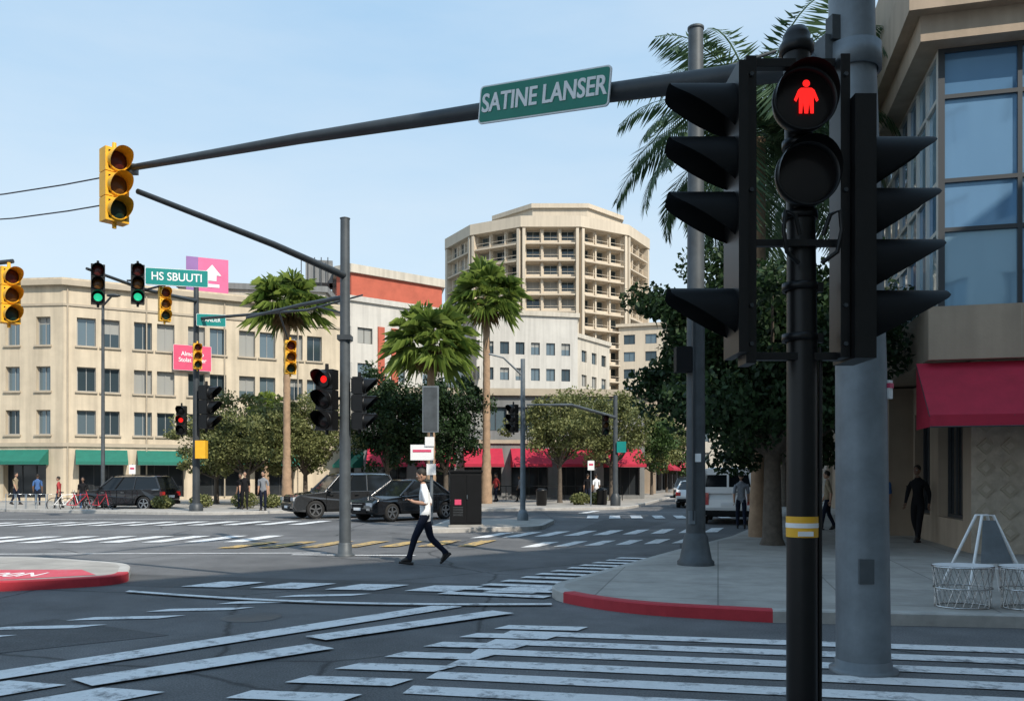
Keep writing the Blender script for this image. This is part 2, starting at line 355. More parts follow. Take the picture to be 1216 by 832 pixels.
zebra('crosswalk_marking', (-4.7, 6.2), (.9, -.72), 1, (3.95, 4.35), .34)
zebra('crosswalk_marking', (-3.35, 6.55), (.9, -.72), 1, (1.55, 1.42), .36)
zebra('crosswalk_marking', (-1.95, 8.35), (.9, -.72), 1, (1.85, 1.65), .32)
zebra('crosswalk_marking', (-7.4, 7.1), (.62, .62), 8, (1.0, .14), .32)
zebra('crosswalk_marking', (-3.3, 5.9), (-.85, .22), 5, (.45, .45), .55)
zebra('crosswalk_marking', (-4.55, 12.35), (1.12, -.16), 5, (.42, .62), .72)
b = MB(); pts = []
for k in range(21):
    t = k/20; pts.append(Vector((-5.4+5.9*t, 11.75-1.2*t-.45*math.sin(t*3.1), .0265)))
for k in range(20):
    a, c = pts[k], pts[k+1]; b.poly([a, c, c+Vector((0, .14, 0)), a+Vector((0, .14, 0))], M_WHITE)
b.obj('stop_line_marking')
zebra('crosswalk_marking', (-.95, 11.7), (.28, .47), 12, (1.42, -.42), .25)
zebra('crosswalk_marking', (-6.5, 19.2), (.9, .09), 7, (.5, 1.9), .42, M_YELL)
zebra('crosswalk_marking', (.4, 19.6), (.75, .25), 6, (.6, 1.6), .4)
zebra('crosswalk_marking', (-.9, 22.6), (.85, .3), 9, (.75, 2.2), .45)
zebra('crosswalk_marking', (-22, 20.2), (1.0, .06), 16, (.4, 2.4), .5)
zebra('crosswalk_marking', (-24, 27.2), (1.1, .12), 16, (.5, 2.6), .5)
zebra('crosswalk_marking', (3.2, 33.5), (.9, .02), 7, (.3, 2.6), .45)
zebra('lane_marking', (-16, 17.6), (-.02, .1), 1, (12, .5), .12)
zebra('lane_marking', (-30, 32.5), (-.02, .1), 1, (24, .9), .14)
zebra('lane_marking', (-4.6, 17.6), (.02, .1), 1, (2.6, -.2), .14)
zebra('lane_marking', (3.5, 40), (3.0, 9.0), 8, (.4, 0), 3.0)
for x, y in ((-3.0, 9.7), (4.4, 26.0), (-9.5, 24)):
    b = MB(); b.lathe([(.34, .003), (.33, .005), (.28, .005), (.27, .003), (.001, .003)], (x, y, 0), M_DGREY, 28); b.obj('manhole_cover')

# ------------------------------------------------------------------ buildings
def facade(b, A, B, z0, z1, cols, rows, wall, gl=GLS, depth=.25, frame=M_FRAME, mull=1, fr=.06, sill=None):
    A = Vector((A[0], A[1], 0)); B = Vector((B[0], B[1], 0)); d = (B-A); L = d.length; d.normalize(); n = Vector((d.y, -d.x, 0)); Z = Vector((0, 0, 1))
    P = lambda s, z, o=0.: A+d*s+n*o+Z*z
    def pl(s0, s1, za, zb, m, o=0.): b.poly([P(s0, za, o), P(s1, za, o), P(s1, zb, o), P(s0, zb, o)], m)
    zz = [z0]+[x for r in rows for x in r]+[z1]; ss = [0]+[x for c in cols for x in c]+[L]
    T = Matrix(((d.x, -n.x, 0, 0), (d.y, -n.y, 0, 0), (0, 0, 1, 0), (0, 0, 0, 1)))
    for j in range(len(zz)-1):
        if zz[j+1]-zz[j] < 1e-5: continue
        if j % 2 == 0 or not cols: pl(0, L, zz[j], zz[j+1], wall); continue
        za, zb = zz[j], zz[j+1]
        for i in range(len(ss)-1):
            a, c = ss[i], ss[i+1]
            if i % 2 == 0:
                if c-a > 1e-5: pl(a, c, za, zb, wall)
            else:
                b.poly([P(a, za), P(c, za), P(c, za, -depth), P(a, za, -depth)], wall)
                b.poly([P(a, zb, -depth), P(c, zb, -depth), P(c, zb), P(a, zb)], wall)
                b.poly([P(a, za), P(a, za, -depth), P(a, zb, -depth), P(a, zb)], wall)
                b.poly([P(c, za, -depth), P(c, za), P(c, zb), P(c, zb, -depth)], wall)
                g = R.choice(gl)
                if gl is GLS and R.random() < .4:
                    zm = za+(zb-za)*R.choice((.35, .5, .65, .75)); pl(a, c, za, zm, g, -depth); pl(a, c, zm, zb, G3, -depth)
                else: pl(a, c, za, zb, g, -depth)
                if frame:
                    o = -depth+.03
                    for q in (a+fr/2, c-fr/2): b.box(P(q, (za+zb)/2, o), (fr, .05, zb-za-.004), frame, T=T)
                    for q in (za+fr/2, zb-fr/2): b.box(P((a+c)/2, q, o), (c-a-2*fr, .05, fr), frame, T=T)
                    for k in range(mull): b.box(P(a+(c-a)*(k+1)/(mull+1), (za+zb)/2, o), (fr*.7, .04, zb-za-2*fr), frame, T=T)
                if sill: b.box(P((a+c)/2, za-.06, .05), (c-a+.2, .14, .12), sill, T=T)
def band(b, poly, z0, z1, out, m, wall_t=.3):
    P = [Vector((p[0], p[1])) for p in poly]; n = len(P); O = []; I = []
    for i in range(n):
        d0 = (P[i]-P[i-1]).normalized(); d1 = (P[(i+1) % n]-P[i]).normalized(); n0 = Vector((d0.y, -d0.x)); n1 = Vector((d1.y, -d1.x)); nn = (n0+n1).normalized(); c = max(.4, nn.dot(n0))
        O.append(P[i]+nn*out/c); I.append(P[i]-nn*wall_t/c)
    for i in range(n):
        j = (i+1) % n; a, c = O[i], O[j]
        b.poly([(a.x, a.y, z0), (c.x, c.y, z0), (c.x, c.y, z1), (a.x, a.y, z1)], m)
        b.poly([(O[i].x, O[i].y, z1), (O[j].x, O[j].y, z1), (I[j].x, I[j].y, z1), (I[i].x, I[i].y, z1)], m)
        b.poly([(I[i].x, I[i].y, z0), (I[j].x, I[j].y, z0), (O[j].x, O[j].y, z0), (O[i].x, O[i].y, z0)], m)
        b.poly([(I[j].x, I[j].y, z0), (I[i].x, I[i].y, z0), (I[i].x, I[i].y, z1), (I[j].x, I[j].y, z1)], m)
def even(L, n, w, m0=1.):
    g = (L-2*m0-n*w)/(n-1) if n > 1 else 0
    return [(m0+i*(w+g), m0+i*(w+g)+w) for i in range(n)]
def ln(a, c): return (Vector(a)-Vector(c)).length
def awning(b, A, B, ztop, zbot, out, m):
    A = Vector((*A, 0)); B = Vector((*B, 0)); d = (B-A).normalized(); n = Vector((d.y, -d.x, 0)); Z = Vector((0, 0, 1))
    q = [A+Z*ztop+n*.03, B+Z*ztop+n*.03, B+n*out+Z*(zbot+.22), A+n*out+Z*(zbot+.22)]
    k = max(1, int((B-A).length/1.3))
    for i in range(k):
        f0, f1 = i/k, (i+1)/k; sag = Vector((0, 0, -.025)); a0, a1 = q[0].lerp(q[1], f0), q[0].lerp(q[1], f1); c0, c1 = q[3].lerp(q[2], f0), q[3].lerp(q[2], f1)
        am, cm = a0.lerp(a1, .5), c0.lerp(c1, .5)+sag; mid = am.lerp(cm, .5)+sag
        b.add([a0, am, a1, a0.lerp(c0, .5), mid, a1.lerp(c1, .5), c0, cm, c1], [(3, 4, 1, 0), (4, 5, 2, 1), (6, 7, 4, 3), (7, 8, 5, 4)], m, False)
        b.tube(a0+Z*-.03, c0+Z*-.03, .012, .012, M_FRAME, 5)
    b.poly([A+n*out+Z*zbot, B+n*out+Z*zbot, q[2], q[3]], m)
    for E, x, y in ((A, q[0], q[3]), (B, q[1], q[2])): b.poly([E+n*.03+Z*zbot, E+n*out+Z*zbot, y, x], m)
    b.tube(A+n*(out+.01)+Z*zbot, B+n*(out+.01)+Z*zbot, .015, .015, M_FRAME, 6)

FP = [(-29.3, 55), (-13.0, 63.8), (-22, 80), (-58, 76), (-47, 56.8)]
e = empty('apartment_building'); b = MB(); H = 14.7
cols = [(.5+i*1.72+(.0 if i % 2 else .28), .5+i*1.72+(.0 if i % 2 else .28)+1.12) for i in range(10)]
RW = [(4.5, 6.1), (7.35, 8.95), (10.35, 12.2)]
facade(b, FP[0], FP[1], 3.7, H-.5, cols, RW, M_CREAM, sill=M_CREAMD, frame=M_FRAMEG, depth=.32)
L2 = ln(FP[4], FP[0]); cols2 = [(L2-1.9-i*2.15, L2-.9-i*2.15) for i in range(8)][::-1]
facade(b, FP[4], FP[0], 3.7, H-.5, cols2, RW, M_CREAM, sill=M_CREAMD, frame=M_FRAMEG, depth=.32)
facade(b, FP[0], FP[1], .1, 3.7, [(.9, 3.6), (4.6, 7.4), (8.4, 11.2), (12.2, 15)], [(.35, 3.2)], M_CREAM, [G_SHOP], .5, M_FRAME, 2)
facade(b, FP[4], FP[0], .1, 3.7, [(L2-12.2, L2-9.4), (L2-8.2, L2-5.2), (L2-4.2, L2-1.2)], [(.35, 3.2)], M_CREAM, [G_SHOP], .5, M_FRAME, 2)
for i in (1, 2, 3): facade(b, FP[i], FP[(i+1) % 5], .1, H-.5, even(ln(FP[i], FP[(i+1) % 5]), 8, 1.1), RW, M_CREAM)
b.poly([(x, y, H-.55) for x, y in FP], M_ROOF)
band(b, FP, H-.5, H-.15, .35, M_CREAMD); band(b, FP, H-.15, H, .2, M_CREAM); band(b, FP, 3.7, 3.95, .12, M_CREAMD, .0); band(b, FP, 12.9, 13.05, .08, M_CREAMD, .0)
b.obj('walls_and_windows', e)
b = MB(); d1 = (Vector(FP[1])-Vector(FP[0])).normalized(); d0 = (Vector(FP[0])-Vector(FP[4])).normalized()
for s0, s1 in ((.7, 3.8), (4.4, 7.6), (8.2, 11.4), (12, 15.2)):
    awning(b, tuple(Vector(FP[0])+d1*s0), tuple(Vector(FP[0])+d1*s1), 3.5, 2.5, 1.0, M_AWNG)
for s0, s1 in ((L2-12.4, L2-9.2), (L2-8.4, L2-5.0), (L2-4.4, L2-1.0)):
    awning(b, tuple(Vector(FP[4])+d0*s0), tuple(Vector(FP[4])+d0*s1), 3.5, 2.5, 1.0, M_AWNG)
b.obj('awnings', e)
b = MB()
for x, y, sx, sy, sz in ((-27, 64, 2, 2, 1.6), (-20, 68, 3, 2, 1.2), (-33, 62, 2.4, 1.8, 1.4)): b.box((x, y, H-.5+sz/2), (sx, sy, sz), M_GREYB, .4)
n1_ = Vector((d1.y, -d1.x))
for s in (.25, 5.0, 10.1, 15.3):
    q = Vector(FP[0])+d1*s+n1_*.06; b.tube((q.x, q.y, .3), (q.x, q.y, H-.6), .05, .05, M_CREAMD, 6)
b.obj('roof_plant', e)
def block(name, FPx, H, h, nb, ww, wall, rowf=(.9, 2.4), gl=GLS, corn=.25, top=None, frame=M_FRAME, z0=0., mull=1, sill=None):
    e = empty(name); b = MB(); n = len(FPx); nf = int((H-.8-z0)/h); rows = [(z0+k*h+rowf[0], z0+k*h+rowf[1]) for k in range(nf)]
    for i in range(n):
        A, B = FPx[i], FPx[(i+1) % n]; L = ln(A, B); k = max(2, int(L/nb))
        facade(b, A, B, z0+.1, H-.5, even(L, k, ww, .9), rows, wall, gl, .25, frame, mull, .06, sill)
    b.poly([(x, y, H-.55) for x, y in FPx], M_ROOF); band(b, FPx, H-.5, H, corn, top or wall); b.obj('walls_and_windows', e); return e
block('unseen_shadow_building', [(-28, 71), (-16.2, 73), (-16.5, 90), (-30, 90)], 18.2, 3.2, 2.6, 1.4, M_CREAM2, top=M_GREYB)
e = block('unseen_shadow_building', [(-17.5, 80.5), (-15.4, 79.5), (-7.0, 86), (-9, 100), (-22, 100)], 18.9, 3.4, 3.2, 1.6, M_WHITEB, top=M_WHITEB)
b = MB(); fp = [(-16.9, 81.2), (-15.3, 80.2), (-7.2, 86.6), (-9.4, 99), (-21, 99)]
for i in range(5): facade(b, fp[i], fp[(i+1) % 5], 18.9, 21.2, [], [], M_BRICKR)
band(b, fp, 21.2, 22.0, .3, M_CREAM2); b.poly([(x, y, 21.3) for x, y in fp], M_ROOF)
dd = Vector((8.4, 6.5)).normalized(); nn = Vector((dd.y, -dd.x))
for s in (3.4, 4.9):
    q = Vector((-15.4, 79.5))+dd*s+nn*.06; b.box((q.x, q.y, 12.5), (.7, .2, 7.5), M_BRICKR, math.atan2(dd.y, dd.x))
b.obj('brick_attic', e)
b = MB(); b.box((-19.2, 84, 21.9), (2.6, 3, 2.2), M_GREYB, .2); b.box((-17.6, 84, 21.5), (1.2, 2, 1.4), M_GREYB, .2)
for k in range(5): b.tube((-20.6+k*.65, 82.3, 18.6), (-20.6+k*.65, 82.3, 23.2), .05, .05, M_DGREY, 5)
b.obj('roof_plant', e)

e = empty('residential_tower'); b = MB(); cx, cy, r = 6.7, 165, 19.0
HT = 47.0; FH = 2.95; poly = [(cx+r*math.cos(rad(-105+30*k)), cy+r*math.sin(rad(-105+30*k))) for k in range(12)]
for k in range(12):
    A, B = poly[k], poly[(k+1) % 12]; L = ln(A, B); rows = [(1.0+i*FH+.75, 1.0+i*FH+2.7) for i in range(15)]
    if k in (10,): cols = [(1.2, 2.6), (4.2, 5.6), (7.3, 8.7)]
    else: cols = [(.7, 3.1), (3.75, 6.2), (6.85, 9.15)]
    facade(b, A, B, 0, HT-1.9, cols, rows, M_TOWER, [G1, G1, G1, G2, G3], 1.6 if k != 10 else .3, M_FRAMEW, 1, .09)
    A2 = Vector(A); d = (Vector(B)-A2).normalized(); nrm = Vector((d.y, -d.x))
    for i in range(16):
        q = A2+d*(L/2)+nrm*.5; b.box((q.x, q.y, 1.0+i*FH), (L*.86, 1.02, .25), M_TOWERD, math.atan2(d.y, d.x))
        q = A2+d*(L/2)+nrm*.99
        if i > 0: b.box((q.x, q.y, 1.0+i*FH+.95), (L*.86, .05, .06), M_TOWERD, math.atan2(d.y, d.x))
    for s in (.28, L-.28):
        q = A2+d*s+nrm*.52; b.box((q.x, q.y, HT/2-1), (.5, 1.06, HT-2.2), M_TOWER, math.atan2(d.y, d.x))
    for s in (3.42, 6.52):
        q = A2+d*s+nrm*.15; b.box((q.x, q.y, HT/2-1), (.3, .32, HT-3), M_TOWER, math.atan2(d.y, d.x))
band(b, poly, HT-1.9, HT, 1.1, M_TOWER, .4); b.poly([(x, y, HT-1.0) for x, y in poly], M_ROOF)
p2 = [(cx+2+13.0*math.cos(rad(-112.5+45*k)), cy+13.0*math.sin(rad(-112.5+45*k))) for k in range(8)]
for k in range(8): facade(b, p2[k], p2[(k+1) % 8], HT-1, HT+3.6, [], [], M_TOWER)
band(b, p2, HT+3.6, HT+4.4, .5, M_TOWER); b.poly([(x, y, HT+3.7) for x, y in p2], M_ROOF)
b.obj('tower_shell', e)
block('apartment_building', [(19, 150), (30, 147), (35, 165), (22, 170)], 29, 3.05, 3.0, 2.0, M_TOWER, (1.0, 2.7), corn=.5)
block('apartment_building', [(-4.5, 96), (-4.0, 95), (7.6, 97.5), (8, 118), (-9, 118)], 20.7, 2.95, 1.75, 1.05, M_WHITEB, (1.0, 2.4), top=M_CREAM2)
block('unseen_shadow_building', [(6.5, 99), (12.5, 108), (9, 125), (3, 122)], 19.0, 2.95, 2.2, 1.3, M_CREAM2, (1.0, 2.4))

def shoprow(name, A, B, dep, H, wall, aw, nb, top=M_GREYB, up=True):
    A = Vector(A); B = Vector(B); d = (B-A).normalized(); bk = Vector((-d.y, d.x)); FPx = [tuple(A), tuple(B), tuple(B+bk*dep), tuple(A+bk*dep)]; L = (B-A).length
    e = empty(name); b = MB(); w = L/nb
    facade(b, FPx[0], FPx[1], .1, 4.1, [(i*w+.35, (i+1)*w-.35) for i in range(nb)], [(.4, 3.2)], M_GREYB, [G_SHOP], .4, M_FRAME, 3)
    rows = [(5.0, 6.7)] if up else []
    facade(b, FPx[0], FPx[1], 4.1, H-.5, even(L, nb*2, 1.5), rows, wall, sill=None)
    for i in (1, 2, 3): facade(b, FPx[i], FPx[(i+1) % 4], .1, H-.5, even(ln(FPx[i], FPx[(i+1) % 4]), 4, 1.3), rows, wall)
    b.poly([(x, y, H-.55) for x, y in FPx], M_ROOF); band(b, FPx, H-.5, H, .3, top); band(b, FPx, 4.1, 4.35, .15, top, 0.)
    b.obj('walls_and_windows', e); b = MB()
    for i in range(nb):
        if aw: awning(b, tuple(A+d*(i*w+.3)), tuple(A+d*((i+1)*w-.3)), 3.75, 2.4, 1.7, aw)
    if aw: b.obj('awnings', e)
    return e
shoprow('restaurant_building', (-10.4, 59), (9.6, 61), 22, 8.0, M_GREYB, M_AWNR, 6, top=M_CREAMD)
shoprow('shop_building', (-12.8, 64.5), (-10.6, 63.2), 15, 8.2, M_CREAM2, M_AWNG, 2)
shoprow('shop_building', (14, 82), (26, 122), 14, 10, M_TANP, M_AWNR, 8)
block('unseen_shadow_building', [(28, 130), (60, 125), (70, 150), (32, 155)], 13, 3.2, 3, 1.5, M_CREAM2)

e = empty('corner_office_building'); C0 = Vector((8.35, 16.5)); e1 = E1.xy; e2 = E2.xy
Lf, Ls = 17., 6.5
U = [tuple(C0), tuple(C0+e1*Lf), tuple(C0+e1*Lf+e2*Ls), tuple(C0+e2*Ls)]
b = MB(); cw = [(.12+i*1.36, .12+i*1.36+1.28) for i in range(12)]
ZR = [(4.97, 6.42), (6.50, 7.38), (7.46, 9.02), (9.10, 9.92)]
facade(b, U[0], U[1], 3.95, 10.0, cw, ZR, M_FRAME, [GB1, GB2, GB1, GB3], .06, None)
cs = [(.12+i*.9, .12+i*.9+.82) for i in range(7)]
facade(b, U[3], U[0], 3.95, 10.0, cs, ZR, M_FRAMEW, [GB1, GB2, GB2, GB3], .06, None)
facade(b, U[1], U[2], 3.95, 10., [], [], M_TANP); facade(b, U[2], U[3], 3.95, 10., [], [], M_TANP)
b.poly([(x, y, 3.95) for x, y in U][::-1], M_TANP)
b.obj('curtain_wall', e)
b = MB(); band(b, U, 3.9, 4.93, .22, M_TANP, .05); band(b, U, 10.0, 10.5, .4, M_TANP, .3); band(b, U, 10.5, 11.4, .65, M_TANP, .3); band(b, U, 11.4, 13.0, .5, M_TANP, .3)
b.poly([(x, y, 12.4) for x, y in U], M_ROOF)
nrm = Vector((-e2.x, -e2.y))
for i in range(7):
    q = C0+e1*(1.4+i*2.3)+nrm*.222; b.box((q.x, q.y, 4.42), (.02, .008, .98), M_CREAMD, math.atan2(e1.y, e1.x))
    q = C0+e1*(1.4+i*2.3)+nrm*.652; b.box((q.x, q.y, 10.95), (.02, .008, .86), M_CREAMD, math.atan2(e1.y, e1.x))
b.obj('cornice_and_spandrels', e)
G0 = C0+e1*.62+e2*.12; GF = [tuple(G0), tuple(G0+e1*15.5), tuple(G0+e1*15.5+e2*6), tuple(G0+e2*6)]
M_STONE = mat('carved_stone', (.46, .39, .31), .85, var=.2, scale=5, bump=.4, bscale=9)
b = MB(); facade(b, GF[0], GF[1], .12, 3.9, [(1.35, 2.5), (2.75, 6.0), (6.6, 9.6), (10.2, 13.4)], [(.3, 3.0)], M_STONE, [G_SHOP], .35, M_FRAME, 1, .09)
facade(b, GF[3], GF[0], .12, 3.9, [(1.0, 2.6), (3.4, 5.4)], [(.75, 3.2)], M_TANP, [G_SHOP], .25, M_FRAME, 2, .07)
facade(b, GF[1], GF[2], .12, 3.9, [], [], M_TANP); facade(b, GF[2], GF[3], .12, 3.9, [], [], M_TANP)
for r_ in range(7):
    for c_ in range(3):
        q = G0+e1*(.25+c_*.42); qq = q+nrm*.012
        T = Matrix.Rotation(math.atan2(e1.y, e1.x), 4, 'Z') @ Matrix.Rotation(rad(45), 4, 'Y')
        b.box((qq.x, qq.y, .55+r_*.42), (.23, .05, .23), M_CREAMD, T=T)
        b.box((qq.x, qq.y, .55+r_*.42), (.12, .08, .12), M_STONE, T=T)
b.obj('ground_floor', e)
b = MB(); q = C0+e2*5.6+e1*.35; b.box((q.x, q.y, 2.0), (.62, .62, 3.8), M_TANP, math.atan2(e1.y, e1.x)); b.obj('corner_column', e)
b = MB(); awning(b, tuple(C0+e1*-.4), tuple(C0+e1*5.2), 3.86, 2.55, 1.15, M_AWNR); awning(b, tuple(C0+e1*6.), tuple(C0+e1*11), 3.86, 2.55, 1.15, M_AWNR); b.obj('awning', e)
A = C0+e2*7.0+e1*1.2; FPr = [tuple(A), tuple(A+e1*14), tuple(A+e1*14+e2*22), tuple(A+e2*22)]
block('street_building', FPr, 9.5, 3.2, 2.6, 1.5, M_TANP)
A = C0+e2*30+e1*2.5+Vector((2.5, 0)); block('street_building', [tuple(A), tuple(A+e1*14), tuple(A+e1*14+e2*40), tuple(A+e2*40)], 8.5, 3.2, 3.0, 1.6, M_CREAM2)
Ee = Vector((.754, .656)); nb = Vector((.656, -.754)); P0 = Vector((12.2, 1.3))-Ee*22
FB = [tuple(P0+nb*20), tuple(P0+nb*20+Ee*34), tuple(P0+Ee*34), tuple(P0)]
block('unseen_shadow_building', FB, 18.6, 3.4, 3., 1.8, M_CREAM2)  # unseen block behind the camera, added and shaped to shade the foreground

# ------------------------------------------------------------------ vegetation
def np_mesh(name, V, F, mats):
    me = bpy.data.meshes.new(name); me.from_pydata(V.tolist(), [], F.tolist())
    for m in mats: me.materials.append(m)
    me.update(); return me
def leaves(C, ls, rng, flat=.0):
    n = len(C); a = rng.normal(size=(n, 3)); a /= np.linalg.norm(a, axis=1)[:, None]; t = rng.normal(size=(n, 3)); t[:, 2] += flat
    b_ = np.cross(a, t); b_ /= np.linalg.norm(b_, axis=1)[:, None]
    l = ls*rng.uniform(.7, 1.3, (n, 1)); a = a*l*.5; b_ = b_*l*.3
    V = np.stack([C-a, C+b_, C+a, C-b_], 1).reshape(-1, 3); F = np.arange(4*n).reshape(-1, 4); return V, F
def tree(name, loc, trunk_h, R3, cz, leafm, ls=.2, n=6000, clumps=45, seed=1, tr=.16, rz=0., lean=(0, 0), core=8):
    rng = np.random.default_rng(seed); e = empty(name); e.location = loc; e.rotation_euler = (0, 0, rz)
    cl = []
    while len(cl) < clumps:
        p = rng.uniform(-1, 1, 3); r = np.linalg.norm(p)
        if .35 < r < 1: cl.append(p*(.6+.45*rng.random()))
    cl = np.array(cl)*1.12; rr = rng.uniform(.16, .36, clumps)
    pick = rng.integers(0, clumps, n); off = rng.normal(size=(n, 3)); off /= np.linalg.norm(off, axis=1)[:, None]; off *= (rng.random((n, 1))**.45)
    C = cl[pick]+off*rr[pick][:, None]*np.array([1, 1, .75]); k = n//core
    cr_ = rng.normal(size=(k, 3)); cr_ /= np.linalg.norm(cr_, axis=1)[:, None]; C[:k] = cr_*(rng.random((k, 1))**.4)*.82
    C = C*np.array(R3)+np.array([lean[0], lean[1], cz]); C = C[C[:, 2] > trunk_h*.62]
    V, F = leaves(C, ls, rng, 1.)
    o = bpy.data.objects.new('crown', np_mesh('crown', V, F, [leafm])); COL.objects.link(o); o.parent = e
    b = MB(); tp = Vector((lean[0]*.4, lean[1]*.4, trunk_h))
    b.path([(0, 0, -.05), (0, 0, .15), (tp.x*.4, tp.y*.4, trunk_h*.5), tp], [tr*1.5, tr*1.1, tr*.95, tr*.85], M_BARK, 10)
    for i in range(min(clumps, 16)):
        q = Vector(cl[i]*np.array(R3)*.85)+Vector((lean[0], lean[1], cz)); m = tp.lerp(q, .5)+Vector((0, 0, -.12*R3[2]))
        b.path([tp-Vector((0, 0, .15)), m, q], [tr*.55, tr*.28, tr*.08], M_BARK, 6)
    b.obj('trunk', e); return e
tree('street_tree', (5.75, 18.6, .14), 2.1, (2.9, 2.9, 2.3), 4.3, M_LEAFD, .145, 75000, 110, 3, .2, core=4)
tree('street_tree', (8.3, 24.8, .14), 2.2, (2.7, 2.9, 2.3), 4.5, M_LEAFD, .19, 28000, 80, 5, .17, core=5)
tree('street_tree', (11.2, 33.5, .14), 2.4, (2.6, 3.4, 2.2), 4.8, M_LEAFD, .25, 10000, 60, 6, .17)
for i, (x, y) in enumerate(((14.2, 44), (17.2, 55), (20.5, 67), (24, 80), (28, 96))):
    tree('street_tree', (x, y, .14), 2.4, (3.2, 3.2, 2.6), 5.0, M_LEAFM, .32, 4200, 50, 20+i, .17)
tree('street_tree', (-14.6, 46.5, .14), 1.8, (3.0, 2.6, 2.3), 3.8, M_LEAFO, .18, 15000, 70, 31, .14)
tree('street_tree', (-11.9, 48.5, .14), 1.8, (2.7, 2.6, 2.5), 4.1, M_LEAFO, .18, 15000, 70, 32, .14)
tree('street_tree', (-17.2, 49, .14), 1.6, (2.5, 2.6, 1.9), 3.4, M_LEAFO, .18, 12000, 60, 33, .14)
tree('street_tree', (-7.4, 50, .14), 2.0, (2.5, 2.6, 2.9), 5.0, M_LEAFD, .21, 14000, 60, 34, .16, core=5)
tree('street_tree', (-4.0, 51, .14), 2.0, (2.8, 2.6, 3.1), 5.0, M_LEAFD, .21, 15000, 60, 35, .16, core=5)
tree('street_tree', (2.9, 51, .14), 2.4, (3.0, 2.8, 2.4), 4.7, M_LEAFO, .19, 12000, 60, 36, .14)
tree('street_tree', (6.6, 56, .14), 2.4, (3.4, 2.8, 2.8), 5.0, M_LEAFO, .2, 13000, 60, 37, .14)
tree('street_tree', (10.2, 66, .14), 2.2, (3.0, 3, 2.6), 4.6, M_LEAFM, .26, 7500, 60, 38, .14)
tree('street_tree', (12.6, 76, .14), 2.2, (3.2, 3, 2.7), 4.6, M_LEAFO, .28, 6500, 60, 39, .14)
tree('street_tree', (16.5, 90, .14), 2.2, (3.4, 3, 3.), 4.9, M_LEAFM, .32, 5000, 60, 40, .14)
rng = np.random.default_rng(77); Cs = []
for i in range(26):
    c = np.array([rng.uniform(18, 75), rng.uniform(160, 185), rng.uniform(3, 6)]); Cs.append(c+rng.normal(size=(500, 3))*np.array([3, 2.4, 2.0]))
for i in range(30):
    c = np.array([rng.uniform(-130, -50), rng.uniform(95, 120), rng.uniform(3, 6)]); Cs.append(c+rng.normal(size=(400, 3))*np.array([3, 2.4, 2.0]))
Cs = np.concatenate(Cs); Cs = Cs[Cs[:, 2] > .2]; V, F = leaves(Cs, .7, rng, 1.)
o = bpy.data.objects.new('distant_trees', np_mesh('distant_trees', V, F, [M_LEAFM])); COL.objects.link(o)
def shrub(x, y, r, s):
    rng = np.random.default_rng(s); p = rng.normal(size=(900, 3)); p /= np.linalg.norm(p, axis=1)[:, None]; p *= rng.random((900, 1))**.4*np.array([r, r, r*.6]); p[:, 2] += r*.55; p = p[p[:, 2] > 0]
    V, F = leaves(p, .13, rng, .5); o = bpy.data.objects.new('shrub', np_mesh('shrub', V, F, [M_LEAFO])); COL.objects.link(o); o.location = (x, y, .14)
for i, (x, y, r) in enumerate(((-18.5, 43.2, .75), (-15.7, 42.6, .6), (-17.0, 41.0, .55), (-13.2, 41.6, .7), (-12.0, 42.0, .6), (-9.6, 44.0, .7), (-8.2, 44.3, .6), (3.8, 47, .6), (4.8, 47.4, .6))): shrub(x, y, r, i)

def fan_palm(loc, h, cr, seed, tr=.24, nf=46, m=M_PALM, bend=(0, 0)):
    rg = random.Random(seed); e = empty('palm_tree'); e.location = loc; b = MB()
    P = []; rs = []
    for k in range(41):
        t = k/40; P.append((bend[0]*t*t, bend[1]*t*t, h*t)); rs.append(tr*(1.35-.45*min(1, t*4) if t < .25 else .9-.15*t)*(1.06 if k % 2 else .95))
    b.path(P, rs, M_PTRUNK, 12); b.obj('trunk', e)
    top = Vector(P[-1]); V = []; F = []; MI = []
    nd = 26
    for i in range(nf+nd):
        dead = i >= nf
        az = i*2.399+rg.uniform(-.4, .4); el = rad(82-118*((i % nf)/nf)**.85+rg.uniform(-9, 9)) if not dead else rad(rg.uniform(-84, -50))
        d = Vector((math.cos(az)*math.cos(el), math.sin(az)*math.cos(el), math.sin(el))); pl = cr*(.50 if not dead else .25)*rg.uniform(.75, 1.15)
        hub = top+d*pl+Vector((0, 0, -.10*pl)); side = d.cross(Vector((0, 0, 1))).normalized(); up = side.cross(d)
        w = side*.022; o = len(V); V += [top-w, top+w, hub+w*.6, hub-w*.6]; F.append((o, o+1, o+2, o+3)); MI.append(1 if dead else 0)
        nl = 17; fl = cr*(.56 if not dead else .32)*rg.uniform(.75, 1.2)
        for j in range(nl):
            a = rad(-100+200*j/(nl-1))+rg.uniform(-.08, .08); ld = (d*math.cos(a)+side*math.sin(a)+up*.25*abs(math.sin(a))).normalized(); l = fl*(1-.18*abs(math.sin(a)))*rg.uniform(.75, 1.15)
            p = ld.cross(up).normalized(); wd = l*.05
            m1 = hub+ld*l*.5+Vector((0, 0, -.05*l)); t2 = hub+ld*l*.88+Vector((0, 0, -.38*l*rg.uniform(.5, 1.6)))
            o = len(V); V += [hub, m1+p*wd, m1-p*wd, t2]; F += [(o, o+1, o+3), (o, o+3, o+2)]; MI += [1 if dead else 0]*2
    me = bpy.data.meshes.new('fronds'); me.from_pydata([tuple(v) for v in V], [], F); me.materials.append(m); me.materials.append(M_PALMD); me.polygons.foreach_set('material_index', MI); me.update()
    o = bpy.data.objects.new('fronds', me); COL.objects.link(o); o.parent = e
